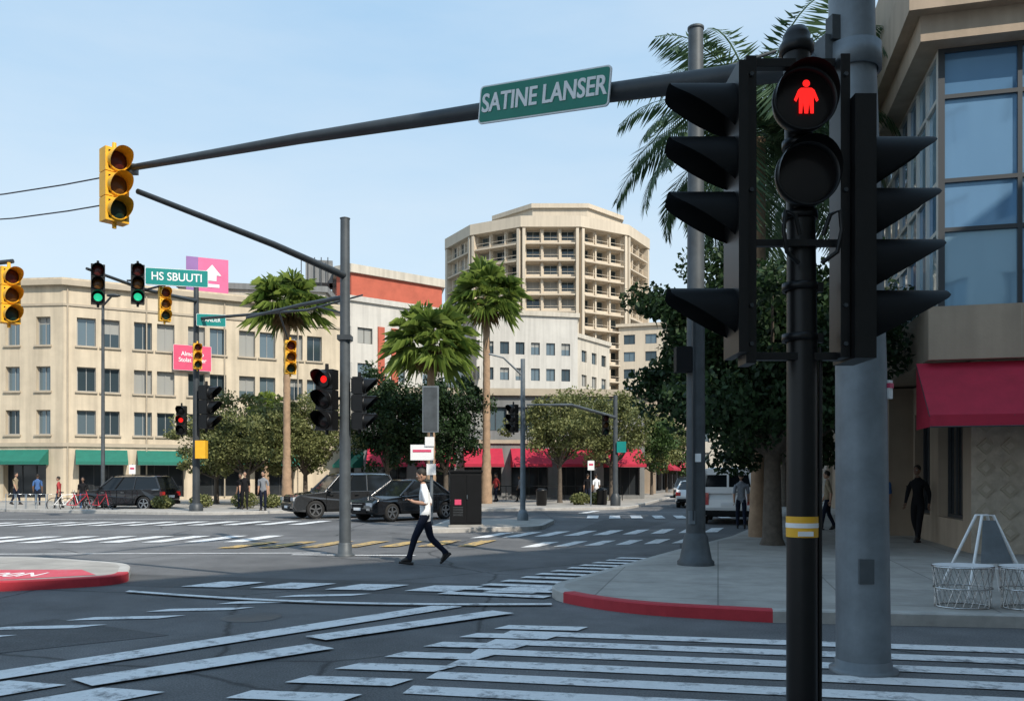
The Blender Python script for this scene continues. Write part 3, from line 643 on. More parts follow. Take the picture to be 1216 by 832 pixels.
def feather_palm(loc, h, cr, seed, tr=.2, nf=34, m=M_PALMB):
    rg = random.Random(seed); e = empty('palm_tree'); e.location = loc; b = MB()
    b.path([(0, 0, h*k/30) for k in range(31)], [tr*(1.3-.4*min(1, k/5))*(1.05 if k % 2 else .96) for k in range(31)], M_PTRUNK, 12); b.obj('trunk', e)
    V = []; F = []
    for i in range(nf):
        az = i*2.399+rg.uniform(-.2, .2); el = rad(84-100*(i/nf)); Lr = cr*rg.uniform(.9, 1.15); P = []; p = Vector((0, 0, h)); e2_ = el
        for k in range(13):
            P.append(p.copy()); d = Vector((math.cos(az)*math.cos(e2_), math.sin(az)*math.cos(e2_), math.sin(e2_))); p = p+d*Lr/12; e2_ -= rad(5.5+k*.6)
        for k in range(1, 12):
            d = (P[k+1]-P[k]).normalized(); s = d.cross(Vector((0, 0, 1)))
            if s.length < .05: s = Vector((-math.sin(az), math.cos(az), 0))
            s.normalize(); o = len(V); w = s*.022; V += [P[k]-w, P[k]+w, P[k+1]+w, P[k+1]-w]; F.append((o, o+1, o+2, o+3))
            for q in range(5):
                base = P[k].lerp(P[k+1], q/5); l = Lr*.24*math.sin(math.pi*(k+.8+q/5)/13.5)**.6*rg.uniform(.8, 1.1)
                for sg in (-1, 1):
                    ld = (s*sg+d*.75+Vector((0, 0, -.35-rg.random()*.5))).normalized(); t = base+ld*l; pp = ld.cross(d).normalized().cross(ld)*.03; o = len(V)
                    V += [base, base+ld*l*.5+pp, t, base+ld*l*.5-pp]; F.append((o, o+1, o+2, o+3))
    me = bpy.data.meshes.new('fronds'); me.from_pydata([tuple(v) for v in V], [], F); me.materials.append(m); me.update()
    o = bpy.data.objects.new('fronds', me); COL.objects.link(o); o.parent = e
fan_palm((-11.5, 43, .14), 10.4, 2.45, 1, .22, 50)
fan_palm((-4.25, 44.2, .14), 8.7, 2.8, 2, .25, 64)
fan_palm((-1.5, 49.5, .14), 12.2, 2.8, 3, .26, 52)
fan_palm((-17.5, 60, .14), 6.6, 1.6, 4, .2, 30)
feather_palm((6.2, 21.2, .14), 10.0, 4.0, 8, nf=50)
feather_palm((9.2, 27.3, .14), 11.5, 4.2, 9, nf=42)

# ------------------------------------------------------------------ signals
def hood(b, c, r, L, m, n=14, cut=.85):
    vs = []; fs = []; N = n*2
    for k in range(N+1):
        a = 2*math.pi*k/N; x, z = r*math.sin(a), r*math.cos(a); h = (z+r)/(2*r); l = L*min(1, max(.04, h/cut))
        vs += [(c[0]+x, c[1], c[2]+z), (c[0]+x, c[1]-l, c[2]+z)]
    for k in range(N): fs.append((2*k, 2*k+2, 2*k+3, 2*k+1))
    b.add(vs, fs, m, True)
RX = Matrix.Rotation(rad(90), 4, 'X')
def head3(b, M, body, lit=None, n=3, lens=(M_LDRED, M_LYEL, M_LDGRN), lr=.13):
    o = b.M; b.M = o @ M; h = .345
    for i in range(n):
        z = h*((n-1)/2-i); b.box((0, 0, z), (.33, .2, h-.012), body); b.box((0, .115, z), (.27, .035, h-.06), body)
        lm = lens[i % len(lens)]; rr = lr
        if lit is not None and i == lit[0]:
            lm = lit[1]; rr = lit[2] if len(lit) > 2 else lr
        b.lathe([(.152, .10), (.150, .125), (.13, .125)], (0, 0, z), body, 20, RX)
        b.lathe([(.13, 0), (.128, .01)], (0, -.102, z), body, 20, RX); b.box((0, -.1015, z), (.25, .002, .25), M_LOFF)
        b.lathe([(rr, 0.002), (rr*.77, .02), (rr*.4, .034), (.001, .038)], (0, -.103, z), lm, 20, RX)
        hood(b, (0, -.1, z), .148, .25, body)
    b.tube((0, 0, h*n/2-.01), (0, 0, h*n/2+.1), .035, .03, body, 8); b.tube((0, 0, -h*n/2+.01), (0, 0, -h*n/2-.07), .035, .03, body, 8)
    b.M = o
I4 = Matrix.Identity(4)
e = empty('traffic_light'); px, py = 1.55, 4.5
b = MB(); b.path([(px, py, 0), (px, py, 2.2), (px-.005, py, 2.9), (px-.03, py, 3.9)], [.082, .079, .074, .07], M_BLACK, 24)
b.lathe([(.15, 0), (.15, .03), (.11, .05), (.1, .3), (.085, .34)], (px, py, .0), M_BLACK, 24)
b.lathe([(.074, 0), (.09, .01), (.09, .05), (.07, .075), (.072, .1), (.05, .14), (.001, .155)], (px-.03, py, 3.86), M_BLACK, 24)
for z in (2.35, 2.62, 3.0, 3.38, 3.72): b.lathe([(.078, -.02), (.092, -.02), (.092, .02), (.078, .02)], (px-.012, py, z), M_BLACK, 20)
for z in (2.35, 2.62): b.box((px+.095, py, z), (.03, .03, .05), M_BLACK)
b.path([(px+.09, py-.02, 2.3), (px+.088, py-.02, .4)], .011, M_BLACK, 6)
b.obj('pole', e)
b = MB(); b.lathe([(.083, 0), (.083, .11)], (px, py, 1.29), M_SIGY, 24); b.lathe([(.0845, .05), (.0845, .075)], (px, py, 1.29), M_SWHITE, 24)
b.box((px-.01, py-.086, 1.31), (.08, .006, .025), M_SWHITE); b.obj('sticker_band', e)
b = MB(); xl, xr, yb = 1.235, 1.735, 4.46
b.box((xl+.01, yb, 3.0), (.055, .16, 1.60), M_BLACK); b.box((xr+.0, yb, 3.02), (.05, .16, 1.58), M_BLACK)
b.box(((xl+xr)/2, yb, 3.79), (xr-xl-.06, .05, .045), M_BLACK); b.box(((xl+xr)/2, yb, 2.245), (xr-xl-.04, .05, .04), M_BLACK)
b.box(((xl+xr)/2, yb-.05, 2.83), (xr-xl-.05, .035, .035), M_BLACK)
for z in (3.7, 3.1, 2.5, 2.3):
    for x in (xl+.01, xr): b.tube((x, yb-.08, z), (x, yb-.092, z), .012, .012, M_DGREY, 6)
for sg, x0 in ((-1, px-.06), (1, px+.06)):
    b.path([(x0, yb-.1, 2.86), (x0+sg*.03, yb-.12, 2.96), (x0+sg*.08, yb-.12, 2.98), (x0+sg*.09, yb-.12, 2.88), (x0+sg*.07, yb-.11, 2.77), (x0, yb-.08, 2.72)], .012, M_BLACK, 8)
b.obj('bracket_frame', e, .004)
b = MB()
for z, x in ((3.56, px-.035), (3.175, px-.02)):
    b.M = Matrix.Translation((x, py-.11, z))
    b.lathe([(.075, -.12), (.14, -.06), (.162, .0), (.166, .055), (.158, .055), (.15, .02)], (0, 0, 0), M_BLACK, 36, RX)
    b.lathe([(.15, .02), (.10, .034), (.05, .042), (.001, .045)], (0, 0, 0), M_LOFF, 36, RX)
    hood(b, (0, -.02, 0), .163, .13, M_BLACK, 16, 1.0)
b.M = I4; b.obj('pedestrian_signal', e)
b = MB(); b.M = facing((px-.035, py-.165, 3.56), (0, -1)) @ Matrix.Scale(1.06, 4)
def disc(b, c, r, m, n=16, y=0): b.poly([(c[0]+r*math.cos(2*math.pi*k/n), y, c[1]+r*math.sin(2*math.pi*k/n)) for k in range(n)], m)
disc(b, (0, .068), .018, M_LRED)
b.poly([(-.026, 0, .047), (-.040, 0, .036), (-.060, 0, -.012), (-.049, 0, -.022), (-.036, 0, .005), (-.036, 0, -.078), (-.020, 0, -.078), (-.016, 0, -.025), (-.009, 0, -.078), (.009, 0, -.078), (.014, 0, -.025), (.020, 0, -.078), (.036, 0, -.078), (.036, 0, .005), (.049, 0, -.022), (.060, 0, -.012), (.040, 0, .036), (.026, 0, .047)], M_LRED)
b.M = I4; b.obj('red_figure', e)
for sg, xf, nm, zs, ln_ in ((-1, 1.215, 'signal_head_west', (3.55, 3.27, 2.98, 2.47), .385), (1, 1.875, 'signal_head_east', (3.27, 3.0, 2.73, 2.46), .34)):
    b = MB(); b.M = Matrix.Translation((xf, 4.48, 0)) @ Matrix.Rotation(rad(-90 if sg < 0 else 90), 4, 'Z')
    for i, z in enumerate(zs):
        hood(b, (0, 0, z), .138, ln_*(1+.07*i*(sg > 0)), M_BLACKM, 16, .82)
        b.lathe([(.136, 0), (.08, .03), (.001, .04)], (0, 0, z), M_LOFF, 20, RX)
    b.M = I4
    if sg > 0: b.box((1.82, 4.48, 2.9), (.11, .3, 1.36), M_BLACK)
    else: b.box((1.19, 4.48, 3.0), (.05, .31, 1.5), M_BLACK)
    b.obj(nm, e)

e = empty('mast_arm_signal_pole')
b = MB(); b.path([(2.92, 7.0, 0), (2.90, 7.0, 2.5), (2.84, 7.02, 5.0), (2.80, 7.03, 7.6)], [.215, .20, .185, .17], M_GALV, 36)
b.lathe([(.27, 0), (.27, .03), (.225, .035), (.225, .10), (.213, .105)], (2.92, 7.0, .0), M_GALV, 30)
b.lathe([(.2, -.1), (.225, -.1), (.225, .1), (.19, .1)], (2.84, 7.02, 5.08), M_GALV, 30)
b.lathe([(.205, 0), (.212, 0), (.212, .02), (.205, .02)], (2.885, 7.0, 3.05), M_DGREY, 30)
b.box((3.07, 6.93, 2.33), (.06, .10, .15), M_SWHITE, .7); b.box((3.075, 6.925, 2.36), (.062, .10, .04), M_SRED, .7)
b.box((2.86, 6.80, .85), (.12, .03, .2), M_GALV2)
b.obj('pole', e)
A0 = Vector((2.72, 7.05, 5.08)); A1 = Vector((-5.45, 12.0, 6.02)); ad = (A1-A0).normalized()
b = MB(); b.path([A0, A0.lerp(A1, .3)+Vector((0, 0, .05)), A0.lerp(A1, .65)+Vector((0, 0, .05)), A1], [.105, .085, .065, .045], M_DGREY, 20)
b.box(A0+Vector((-.02, -.02, .0)), (.3, .18, .34), M_GALV2, .2); b.box(A0+Vector((-.05, -.1, .22)), (.12, .1, .2), M_DGREY, .2)
b.obj('mast_arm', e)
b = MB(); head3(b, facing((-5.62, 11.9, 5.72), (.75, -.65), 1.0), M_SIGY); b.box((-5.42, 12.0, 6.0), (.14, .14, .12), M_DGREY); b.obj('signal_head', e)
b = MB()
for p0, p1 in (((-5.5, 12, 5.95), (-14, 14.5, 7.0)), ((-5.5, 12, 5.55), (-14, 15.6, 7.1))):
    p0 = Vector(p0); p1 = Vector(p1); b.path([p0.lerp(p1, t)+Vector((0, 0, -.5*math.sin(math.pi*t))) for t in [k/8 for k in range(9)]], .010, M_WIRE, 6)
b.obj('span_wire', e)
e = empty('street_name_sign'); t = .288; c = A0.lerp(A1, t)+Vector((0, 0, .045)); dirv = -ad; nrm = Vector((dirv.y, -dirv.x, 0)).normalized()
xx = -ad; yy = -nrm; zz = xx.cross(yy).normalized(); yy = zz.cross(xx).normalized()
SM = Matrix(((xx.x, yy.x, zz.x, 0), (xx.y, yy.y, zz.y, 0), (xx.z, yy.z, zz.z, 0), (0, 0, 0, 1)))
SM = Matrix.Translation(c+nrm*.13) @ SM
def rrect(w, h, r, n=5):
    out = []
    for cx_, cy_, a0 in ((w/2-r, h/2-r, 0), (-w/2+r, h/2-r, 90), (-w/2+r, -h/2+r, 180), (w/2-r, -h/2+r, 270)):
        for k in range(n+1): a = rad(a0+90*k/n); out.append((cx_+r*math.cos(a), cy_+r*math.sin(a)))
    return out
def sign_plate(b, M, w, h, face, border, r=.04, t=.02):
    o = b.M; b.M = o @ M; b.prism(rrect(w, h, r), -t/2, t/2, border); b.prism(rrect(w-.03, h-.03, r*.8), -t/2-.003, t/2+.003, face); b.M = o
b = MB(); sign_plate(b, SM, 1.49, .385, M_GREEN, M_SWHITE)
b.M = SM
for x in (-.45, .45): b.box((x, .06, 0), (.05, .09, .22), M_DGREY)
b.M = I4; b.obj('plate', e)
text('lettering', 'SATINE LANSER', .262, SM @ Matrix.Translation((0, -.018, 0)), M_SWHITE, e, .77, .0035)
text('lettering_weight', 'SATINE LANSER', .262, SM @ Matrix.Translation((.007, -.0172, 0)), M_SWHITE, e, .77, .0035)

e = empty('traffic_signal_pole'); b = MB()
X, Y = -3.45, 17.4; b.path([(X, Y, 0), (X, Y, 3), (X, Y, 6.95)], [.12, .11, .095], M_GALV2, 18); b.lathe([(.2, 0), (.2, .04), (.15, .06), (.14, .25), (.12, .28)], (X, Y, 0), M_GALV2, 18)
b.lathe([(.1, 0), (.11, .02), (.001, .06)], (X, Y, 6.95), M_GALV2, 16)
b.path([(X, Y, 5.78), (-4.3, 15.2, 5.82), (-5.4, 12.15, 5.74)], [.075, .06, .04], M_DGREY, 12)
b.path([(X, Y, 5.35), (-4.6, 18.5, 5.42), (-6.3, 20, 5.42)], [.05, .04, .03], M_DGREY, 10); b.path([(X, Y, 5.0), (-4.2, 18.1, 5.3)], .02, M_DGREY, 8)
b.box((X, Y, 4.5), (.28, .28, .1), M_DGREY); b.obj('pole_and_arms', e)
b = MB(); head3(b, facing((-3.78, 17.2, 3.2), (-.35, -1), 1.2), M_BLACK, (0, M_LRED, .06), 3, (M_LOFF,)); b.box((-3.6, 17.35, 3.25), (.3, .06, .06), M_BLACK); b.box((-3.6, 17.35, 2.85), (.3, .06, .06), M_BLACK); b.obj('signal_head_1', e)
b = MB(); head3(b, facing((-3.15, 17.4, 3.15), (1, -.1), 1.05), M_BLACK, None, 3, (M_LOFF,)); b.obj('signal_head_2', e)
b = MB(); head3(b, facing((-5.32, 20.2, 4.5), (.5, -1), .78), M_SIGY); b.tube((-5.32, 20.0, 4.9), (-5.32, 19.2, 5.42), .02, .02, M_DGREY); b.obj('signal_head_3', e)

e = empty('traffic_signal_pole'); b = MB(); X, Y = -14.25, 38
b.path([(X, Y, .1), (X, Y, 4), (X, Y, 10.3)], [.17, .15, .11], M_DGREY, 14); b.lathe([(.3, .1), (.3, .4), (.2, .5)], (X, Y, 0), M_DGREY, 14)
b.path([(X, Y, 9.6), (-14.4, 33, 9.0), (-14.9, 29.5, 8.95)], [.09, .07, .05], M_DGREY, 10); b.path([(X, Y, 8.8), (-8, 33, 8.2), (-5.5, 31, 8.35)], [.07, .05, .03], M_DGREY, 10)
b.obj('pole_and_arms', e)
b = MB(); head3(b, facing((-14.75, 30, 8.5), (.5, -1), 1.38), M_BLACK, (2, M_LGRN, .10)); b.obj('signal_head_1', e)
b = MB(); head3(b, facing((-14.0, 31.5, 8.85), (.5, -1), 1.42), M_BLACK, (2, M_LGRN, .10)); b.box((-14.2, 31.5, 9.0), (.4, .06, .06), M_DGREY); b.obj('signal_head_2', e)
b = MB(); head3(b, facing((-13.7, 33.2, 8.45), (.8, -1), 1.3), M_SIGY); b.tube((-13.7, 33.2, 9.1), (-14.3, 34, 9.15), .03, .03, M_DGREY); b.obj('signal_head_3', e)
b = MB(); head3(b, facing((-14.05, 37.6, 7.05), (.6, -1), 1.1), M_SIGY); b.obj('signal_head_4', e)
b = MB(); head3(b, facing((-14.75, 37.6, 4.2), (.1, -1), 1.25), M_BLACK, (1, M_LRED, .08), 3, (M_LOFF,)); b.obj('signal_head_5', e)
b = MB(); head3(b, facing((-13.75, 37.9, 4.8), (1, -.2), 1.9), M_BLACK, None, 3, (M_LOFF,)); b.obj('signal_head_6', e)
b = MB(); b.box((-13.9, 37.7, 2.9), (.45, .35, .8), M_SIGY); b.obj('pedestrian_push_box', e)
e = empty('street_name_sign'); b = MB(); Mx = facing((-13.05, 32.8, 9.42), (.25, -1)); sign_plate(b, Mx, 2.3, .66, M_TEAL, M_SWHITE, .06, .04)
b.tube((-13.4, 32.9, 9.2), (-14.4, 33.2, 9.05), .04, .04, M_DGREY); b.obj('plate', e); text('lettering', 'HS SBUUTI', .44, Mx @ Matrix.Translation((0, -.03, 0)), M_SWHITE, e, .9, .005)
e = empty('street_name_sign'); b = MB(); Mx = facing((-13.5, 37.8, 8.7), (.25, -1)); sign_plate(b, Mx, 1.25, .55, M_TEAL, M_SWHITE, .05, .04); b.obj('plate', e); text('lettering', 'RANDER', .24, Mx @ Matrix.Translation((0, -.03, 0)), M_SWHITE, e, .85, .003)
e = empty('traffic_light'); b = MB(); b.path([(-13.2, 15.9, .14), (-13.2, 15.9, 5.6)], [.12, .09], M_GALV2, 14); b.path([(-13.2, 15.9, 5.3), (-9.3, 15.7, 5.65)], [.07, .04], M_DGREY, 10); b.obj('pole_and_arm', e)
b = MB(); head3(b, facing((-9.32, 15.6, 4.98), (.9, -.7), 1.0), M_SIGY); b.obj('signal_head', e)
b = MB(); b.path([(-20.4, 42, .1), (-20.4, 42, 10.2)], [.1, .07], M_GALV2, 10); b.path([(-20.4, 42, 10.2), (-19.6, 41.2, 10.5)], .05, M_GALV2, 8); b.ell((-19.4, 41.0, 10.5), (.35, .18, .08), M_DGREY); b.obj('street_lamp')
e = empty('shop_sign'); q = Vector(FP[0])+d1*7.9; nrm1 = Vector((d1.y, -d1.x)); Mx = facing((q.x+nrm1.x*.35, q.y+nrm1.y*.35, 9.95), (nrm1.x, nrm1.y))
b = MB(); sign_plate(b, Mx, 2.5, 1.75, M_SRED, M_SWHITE, .05, .1); b.obj('plate', e)
text('lettering', 'Almorimo\nStolat Boner', .42, Mx @ Matrix.Translation((0, -.07, .05)), M_SWHITE, e, .85, .004)
e = empty('billboard'); b = MB(); M_PINK = mat('billboard_pink', (.62, .12, .26), .6, var=.12, scale=.6); M_PINK2 = mat('billboard_purple', (.24, .12, .32), .6, var=.1, scale=.6)
Mx = facing((-24.6, 68, 17.9), (.45, -1)); b.M = Mx; b.box((0, 0, 0), (3.2, .3, 2.9), M_PINK); b.box((-1.15, -.16, 0), (.9, .04, 2.9), M_PINK2)
for x in (-1.3, 0, 1.3): b.tube((x, .3, -4.3), (x, .3, 1.2), .07, .07, M_DGREY, 6)
b.box((0, .3, -1.8), (3.2, .1, .1), M_DGREY)
b.poly([(.35, -.18, .95), (-.35, -.18, .1), (.02, -.18, .1), (.02, -.18, -.35), (.68, -.18, -.35), (.68, -.18, .1), (1.05, -.18, .1)], M_SWHITE); b.box((.35, -.175, -.75), (1.1, .02, .25), M_SWHITE)
b.M = I4; b.obj('panel', e)

b = MB(); X, Y = 3.12, 14.3
b.path([(X, Y, .12), (X, Y, 3), (X, Y, 9.2)], [.165, .155, .125], M_GALV2, 24); b.lathe([(.31, .12), (.31, .2), (.27, .24), (.22, .5), (.2, .62), (.165, .68)], (X, Y, 0), M_GALV2, 24)
b.lathe([(.125, 0), (.14, .01), (.14, .05), (.001, .09)], (X, Y, 9.2), M_GALV2, 18); b.box((X-.24, Y-.1, 3.6), (.26, .24, .42), M_BLACKM); b.box((X, Y-.17, 1.95), (.10, .02, .14), M_SWHITE)
b.box((X-.08, Y-.15, 2.6), (.03, .1, 3.4), M_DGREY)
b.path([(X, Y, 8.4), (X+1.3, Y-.2, 8.75)], [.04, .03], M_GALV2, 8)
b.box((X-.1, Y-.16, .95), (.1, .06, .22), M_GALV)
b.obj('street_lamp')
e = empty('parking_sign_pole'); b = MB(); X, Y = -2.62, 27.4; b.path([(X, Y, .1), (X, Y, 4.5)], .055, M_GALV, 10); b.box((X-.02, Y-.06, 3.85), (.52, .18, 1.5), M_GALV); b.box((X-.02, Y-.155, 3.85), (.44, .02, 1.4), M_GALV2)
b.box((X-.3, Y-.05, 2.45), (.75, .04, .5), M_SWHITE); b.box((X-.05, Y-.09, 2.8), (.3, .03, .3), M_SWHITE); b.box((X+.0, Y-.09, 1.9), (.3, .03, .36), M_SWHITE); b.box((X-.3, Y-.075, 2.5), (.6, .01, .08), M_SRED); b.obj('pole_and_signs', e)
e = empty('utility_cabinet'); b = MB(); X, Y = -1.42, 25.7; b.M = Matrix.Translation((X, Y, .14)) @ Matrix.Rotation(.1, 4, 'Z')
b.box((0, 0, .85), (.95, .6, 1.6), M_BLACK); b.box((0, 0, .03), (1.05, .7, .08), M_CONC2); b.box((0, 0, 1.68), (1.02, .68, .06), M_BLACK); b.box((-.24, -.305, .85), (.43, .02, 1.45), M_BLACKM); b.box((.24, -.305, .85), (.43, .02, 1.45), M_BLACKM)
for k in range(6): b.box((-.24, -.32, .35+k*.05), (.3, .012, .018), M_DGREY)
b.box((.04, -.325, .9), (.03, .03, .12), M_CHROME); b.box((-.24, -.32, .75), (.2, .01, .16), M_SRED); b.M = I4; b.obj('cabinet', e, .01)
e = empty('traffic_signal_pole'); b = MB(); b.path([(.38, 29.6, .1), (.38, 29.6, 5.8)], [.1, .08], M_GALV, 14); b.lathe([(.2, .1), (.2, .35), (.12, .5)], (.38, 29.6, 0), M_GALV, 14)
b.path([(.38, 29.6, 5.2), (-.3, 29.3, 5.8), (-.8, 29.1, 5.9)], [.04, .03, .03], M_GALV, 8); b.obj('pole', e)
b = MB(); head3(b, facing((.05, 29.5, 3.7), (-.8, -1), .95), M_BLACK, None, 3, (M_LOFF,)); b.obj('signal_head', e)
e = empty('traffic_signal_pole'); b = MB(); b.path([(5.6, 45.6, .1), (5.6, 45.6, 6.1)], [.15, .11], M_GALV2, 12); b.path([(5.6, 45.6, 4.9), (2.8, 40, 5.1), (.65, 36, 4.75)], [.09, .07, .04], M_GALV2, 10); b.lathe([(.28, .1), (.28, .6), (.16, .8)], (5.6, 45.6, 0), M_DGREY, 12); b.obj('pole_and_arm', e)
b = MB(); head3(b, facing((4.9, 44.2, 4.4), (.1, -1), 1.0), M_BLACK); b.box((5.9, 45.4, 3.3), (.5, .04, .6), M_TEAL); b.obj('signal_head', e)
for x, y, h, m in ((4.2, 44.8, 2.6, M_SWHITE), (-20.5, 45.5, 2.4, M_SWHITE), (9.6, 31.5, 2.5, M_SWHITE)):
    b = MB(); b.path([(x, y, .1), (x, y, h)], .03, M_GALV, 8); b.box((x, y-.04, h-.3), (.35, .02, .5), m); b.box((x, y-.055, h-.25), (.22, .01, .1), M_SRED); b.obj('traffic_sign')
b = MB(); b.lathe([(.07, .14), (.06, .2), (.05, 1.05), (.065, 1.08), (.05, 1.15), (.001, 1.18)], (4.55, 12.6, 0), M_BLACK, 16); b.obj('bollard')

e = empty('folding_sign_frame'); M_WPAINT = mat('white_tube', (.76, .76, .76), .4, var=.05)
b = MB(); cx, cy = 5.95, 10.6; z = .14
for yy_ in (-.22, .22):
    b.path([(cx-.40, cy+yy_*1.6, z), (cx-.07, cy+yy_*.3, z+1.0), (cx+.07, cy+yy_*.3, z+1.0), (cx+.40, cy+yy_*1.6, z)], .019, M_WPAINT, 8)
    b.path([(cx-.27, cy+yy_*1.2, z+.35), (cx+.27, cy+yy_*1.2, z+.35)], .012, M_WPAINT, 6)
b.poly([(cx-.2, cy-.27, z+.42), (cx+.2, cy-.27, z+.42), (cx+.08, cy-.1, z+.94), (cx-.08, cy-.1, z+.94)], M_GALV)
b.obj('frame', e)
for bx, by in ((5.15, 9.62), (5.85, 9.5)):
    b = MB(); n = 22
    for k in range(n):
        a = 2*math.pi*k/n
        for s in (a+.55, a-.55): b.path([(bx+.30*math.cos(a), by+.24*math.sin(a), z), (bx+.33*math.cos(s), by+.27*math.sin(s), z+.46)], .0045, M_CHROME, 4, False)
    for r_, zz_ in ((.30, z+.01), (.315, z+.22), (.33, z+.46)): b.path([(bx+r_*math.cos(2*math.pi*k/24), by+(r_-.06)*math.sin(2*math.pi*k/24), zz_) for k in range(25)], .009, M_CHROME, 6, False)
    b.add([(bx+.33*math.cos(2*math.pi*k/24), by+.27*math.sin(2*math.pi*k/24), z+.475) for k in range(24)], [tuple(range(24))], M_WPAINT); b.obj('wire_stool')

# ------------------------------------------------------------------ vehicles
def car(name, loc, head, paint, L=4.7, W=1.88, H=1.72, belt=1.08, kind='suv', wr=.37, z=0.):
    e = empty(name); b = MB(); wb = L*.6; ra = wr+.06; bot = .27; hl = L/2
    hood = belt-.06 if kind != 'sedan' else belt-.12
    def arc(cx): return [(cx-ra*math.cos(math.pi*k/10), wr+ra*math.sin(math.pi*k/10)*.98) for k in range(11)]
    xf = hl*.42 if kind != 'van' else hl*.66
    base = [(-hl+.06, bot+.12), (-wb/2-ra, bot)]+arc(-wb/2)+[(-wb/2+ra, bot), (wb/2-ra, bot)]+arc(wb/2)+[(wb/2+ra, bot), (hl-.1, bot+.03), (hl, bot+.2), (hl-.01, .62), (hl-.07, hood-.2), (hl-.25, hood-.08), (xf, hood+.05), (0, belt), (-hl*.55, belt+.02), (-hl+.12, belt+(.04 if kind != 'sedan' else .0)), (-hl+.02, belt-.25), (-hl, .6)]
    ys = [(-1, .965), (-.97, .99), (-.8, 1.), (.8, 1.), (.97, .99), (1, .965)]; n = len(base); vs = []; fs = []
    for yy_, sc in ys:
        for (x, zz_) in base:
            taper = 1-.10*max(0, abs(x)/hl-.8)/.2
            vs.append((x*(.5+.5*sc), yy_*W/2*taper, .7+(zz_-.7)*sc))
    for i in range(len(ys)-1):
        for k in range(n): fs.append((i*n+k, i*n+(k+1) % n, (i+1)*n+(k+1) % n, (i+1)*n+k))
    fs.append(tuple(range(n-1, -1, -1))); fs.append(tuple((len(ys)-1)*n+k for k in range(n)))
    b.add(vs, fs, paint); b.obj('body', e, .02); b = MB()
    if kind == 'sedan': rb, rt, ft, fb = -hl*.72, -hl*.38, hl*.05, hl*.42
    elif kind == 'van': rb, rt, ft, fb = -hl+.05, -hl+.16, hl*.38, hl*.68
    else: rb, rt, ft, fb = -hl+.10, -hl+.42, hl*.12, hl*.44
    wb_, wt = W/2-.06, W/2-.24; zt_ = H-.07; zb = belt-.02
    Bq = [(rb, -wb_, zb), (fb, -wb_, zb-.05), (fb, wb_, zb-.05), (rb, wb_, zb)]; Tq = [(rt, -wt, zt_), (ft, -wt, zt_), (ft, wt, zt_), (rt, wt, zt_)]
    for i in range(4): b.poly([Bq[i], Bq[(i+1) % 4], Tq[(i+1) % 4], Tq[i]], M_CGLASS)
    b.obj('windows', e); b = MB()
    pr = (.11, .10) if kind == 'van' else (.055, .05)
    for i in range(4): b.path([Bq[i], Tq[i]], pr if i in (0, 3) else (.05, .045), paint, 8)
    for sg in (-1, 1):
        for f in ((.42, .46), (.72, .74)) if kind != 'sedan' else ((.55, .5),):
            p = Vector(Bq[0]).lerp(Vector(Bq[1]), f[0]); q = Vector(Tq[0]).lerp(Vector(Tq[1]), f[1]); p.y = sg*wb_; q.y = sg*wt; b.path([p, q], [.04, .035], paint if f[0] < .5 and kind != 'van' else M_BLACKM, 6)
        b.path([(rb, sg*wb_, zb), (fb, sg*wb_, zb-.05)], .02, M_CHROME if kind != 'van' else M_BLACKM, 6)
    if kind == 'van':
        for sg in (-1, 1): b.poly([(rb+.3, sg*(wb_+.012), zb), (-.2, sg*(wb_+.012), zb), (-.2, sg*(wt+.012), zt_), (rb+.3, sg*(wt+.012), zt_)], paint)
        b.box((rb-.01, 0, zb+.1), (.06, 2*wb_-.1, .22), paint); b.box((rt-.05, 0, zt_-.1), (.1, 2*wt, .2), paint); b.box((rb+.0, 0, zb+.45), (.05, .07, .8), paint)
        b.box((rb-.06, -.3, zb+.05), (.03, .25, .04), M_BLACKM)
    rp_ = [(rt-.05, zt_-.01), (ft+.05, zt_-.01), (ft-.15, H-.005), ((rt+ft)/2, H), (rt+.1, H-.01)]
    vs = []; fs = []
    for sy, sc in ((-1, 0), (-.8, 1), (.8, 1), (1, 0)):
        for x, zz_ in rp_: vs.append((x, sy*(wt+.03), zt_-.01+(zz_-zt_+.01)*sc))
    for i in range(3):
        for k in range(5): fs.append((i*5+k, i*5+(k+1) % 5, (i+1)*5+(k+1) % 5, (i+1)*5+k))
    b.add(vs, fs, paint, True)
    if kind == 'suv':
        for sg in (-1, 1): b.path([(rt+.2, sg*(wt-.06), H+.03), (ft-.3, sg*(wt-.06), H+.03)], .018, M_BLACKM, 6)
    b.obj('roof_and_pillars', e); b = MB()
    hz = hood-.24
    for sg in (-1, 1):
        b.box((hl-.09, sg*(W/2-.28), hz), (.16, .34, .14), M_HEAD); b.box((-hl+.06, sg*(W/2-.2), belt-.22), (.13, .26, .2 if kind != 'van' else .42), M_TAIL)
        b.box((fb-.18, sg*(W/2+.07), belt+.05), (.14, .18, .13), paint); b.box((hl-.03, sg*(W/2-.3), .47), (.1, .2, .08), M_CHROME)
        for x in (-.1, .95 if kind != 'van' else .9): b.box((x-.25, sg*(W/2+.008), belt-.16), (.16, .03, .03), M_CHROME)
        b.box((0, sg*(W/2-.01), bot+.06), (wb-2*ra, .04, .1), M_BLACKM)
        for x in (.02-.05, wb*.34, -wb*.3): b.box((x, sg*(W/2+.001), .7), (.012, .012, .62), M_BLACKM)
    b.box((hl-.03, 0, hz-.02), (.08, W-1.2, .2), M_BLACKM); b.box((hl-.0, 0, hz+.02), (.05, W-1.25, .025), M_CHROME); b.box((hl-.01, 0, .42), (.06, W-.8, .14), M_BLACKM)
    b.box((-hl-.005, 0, .72), (.03, .5, .13), M_SWHITE); b.box((-hl+.02, 0, .42), (.1, W-.3, .16), M_BLACKM); b.box((hl+.015, 0, .48), (.02, .4, .1), M_SWHITE)
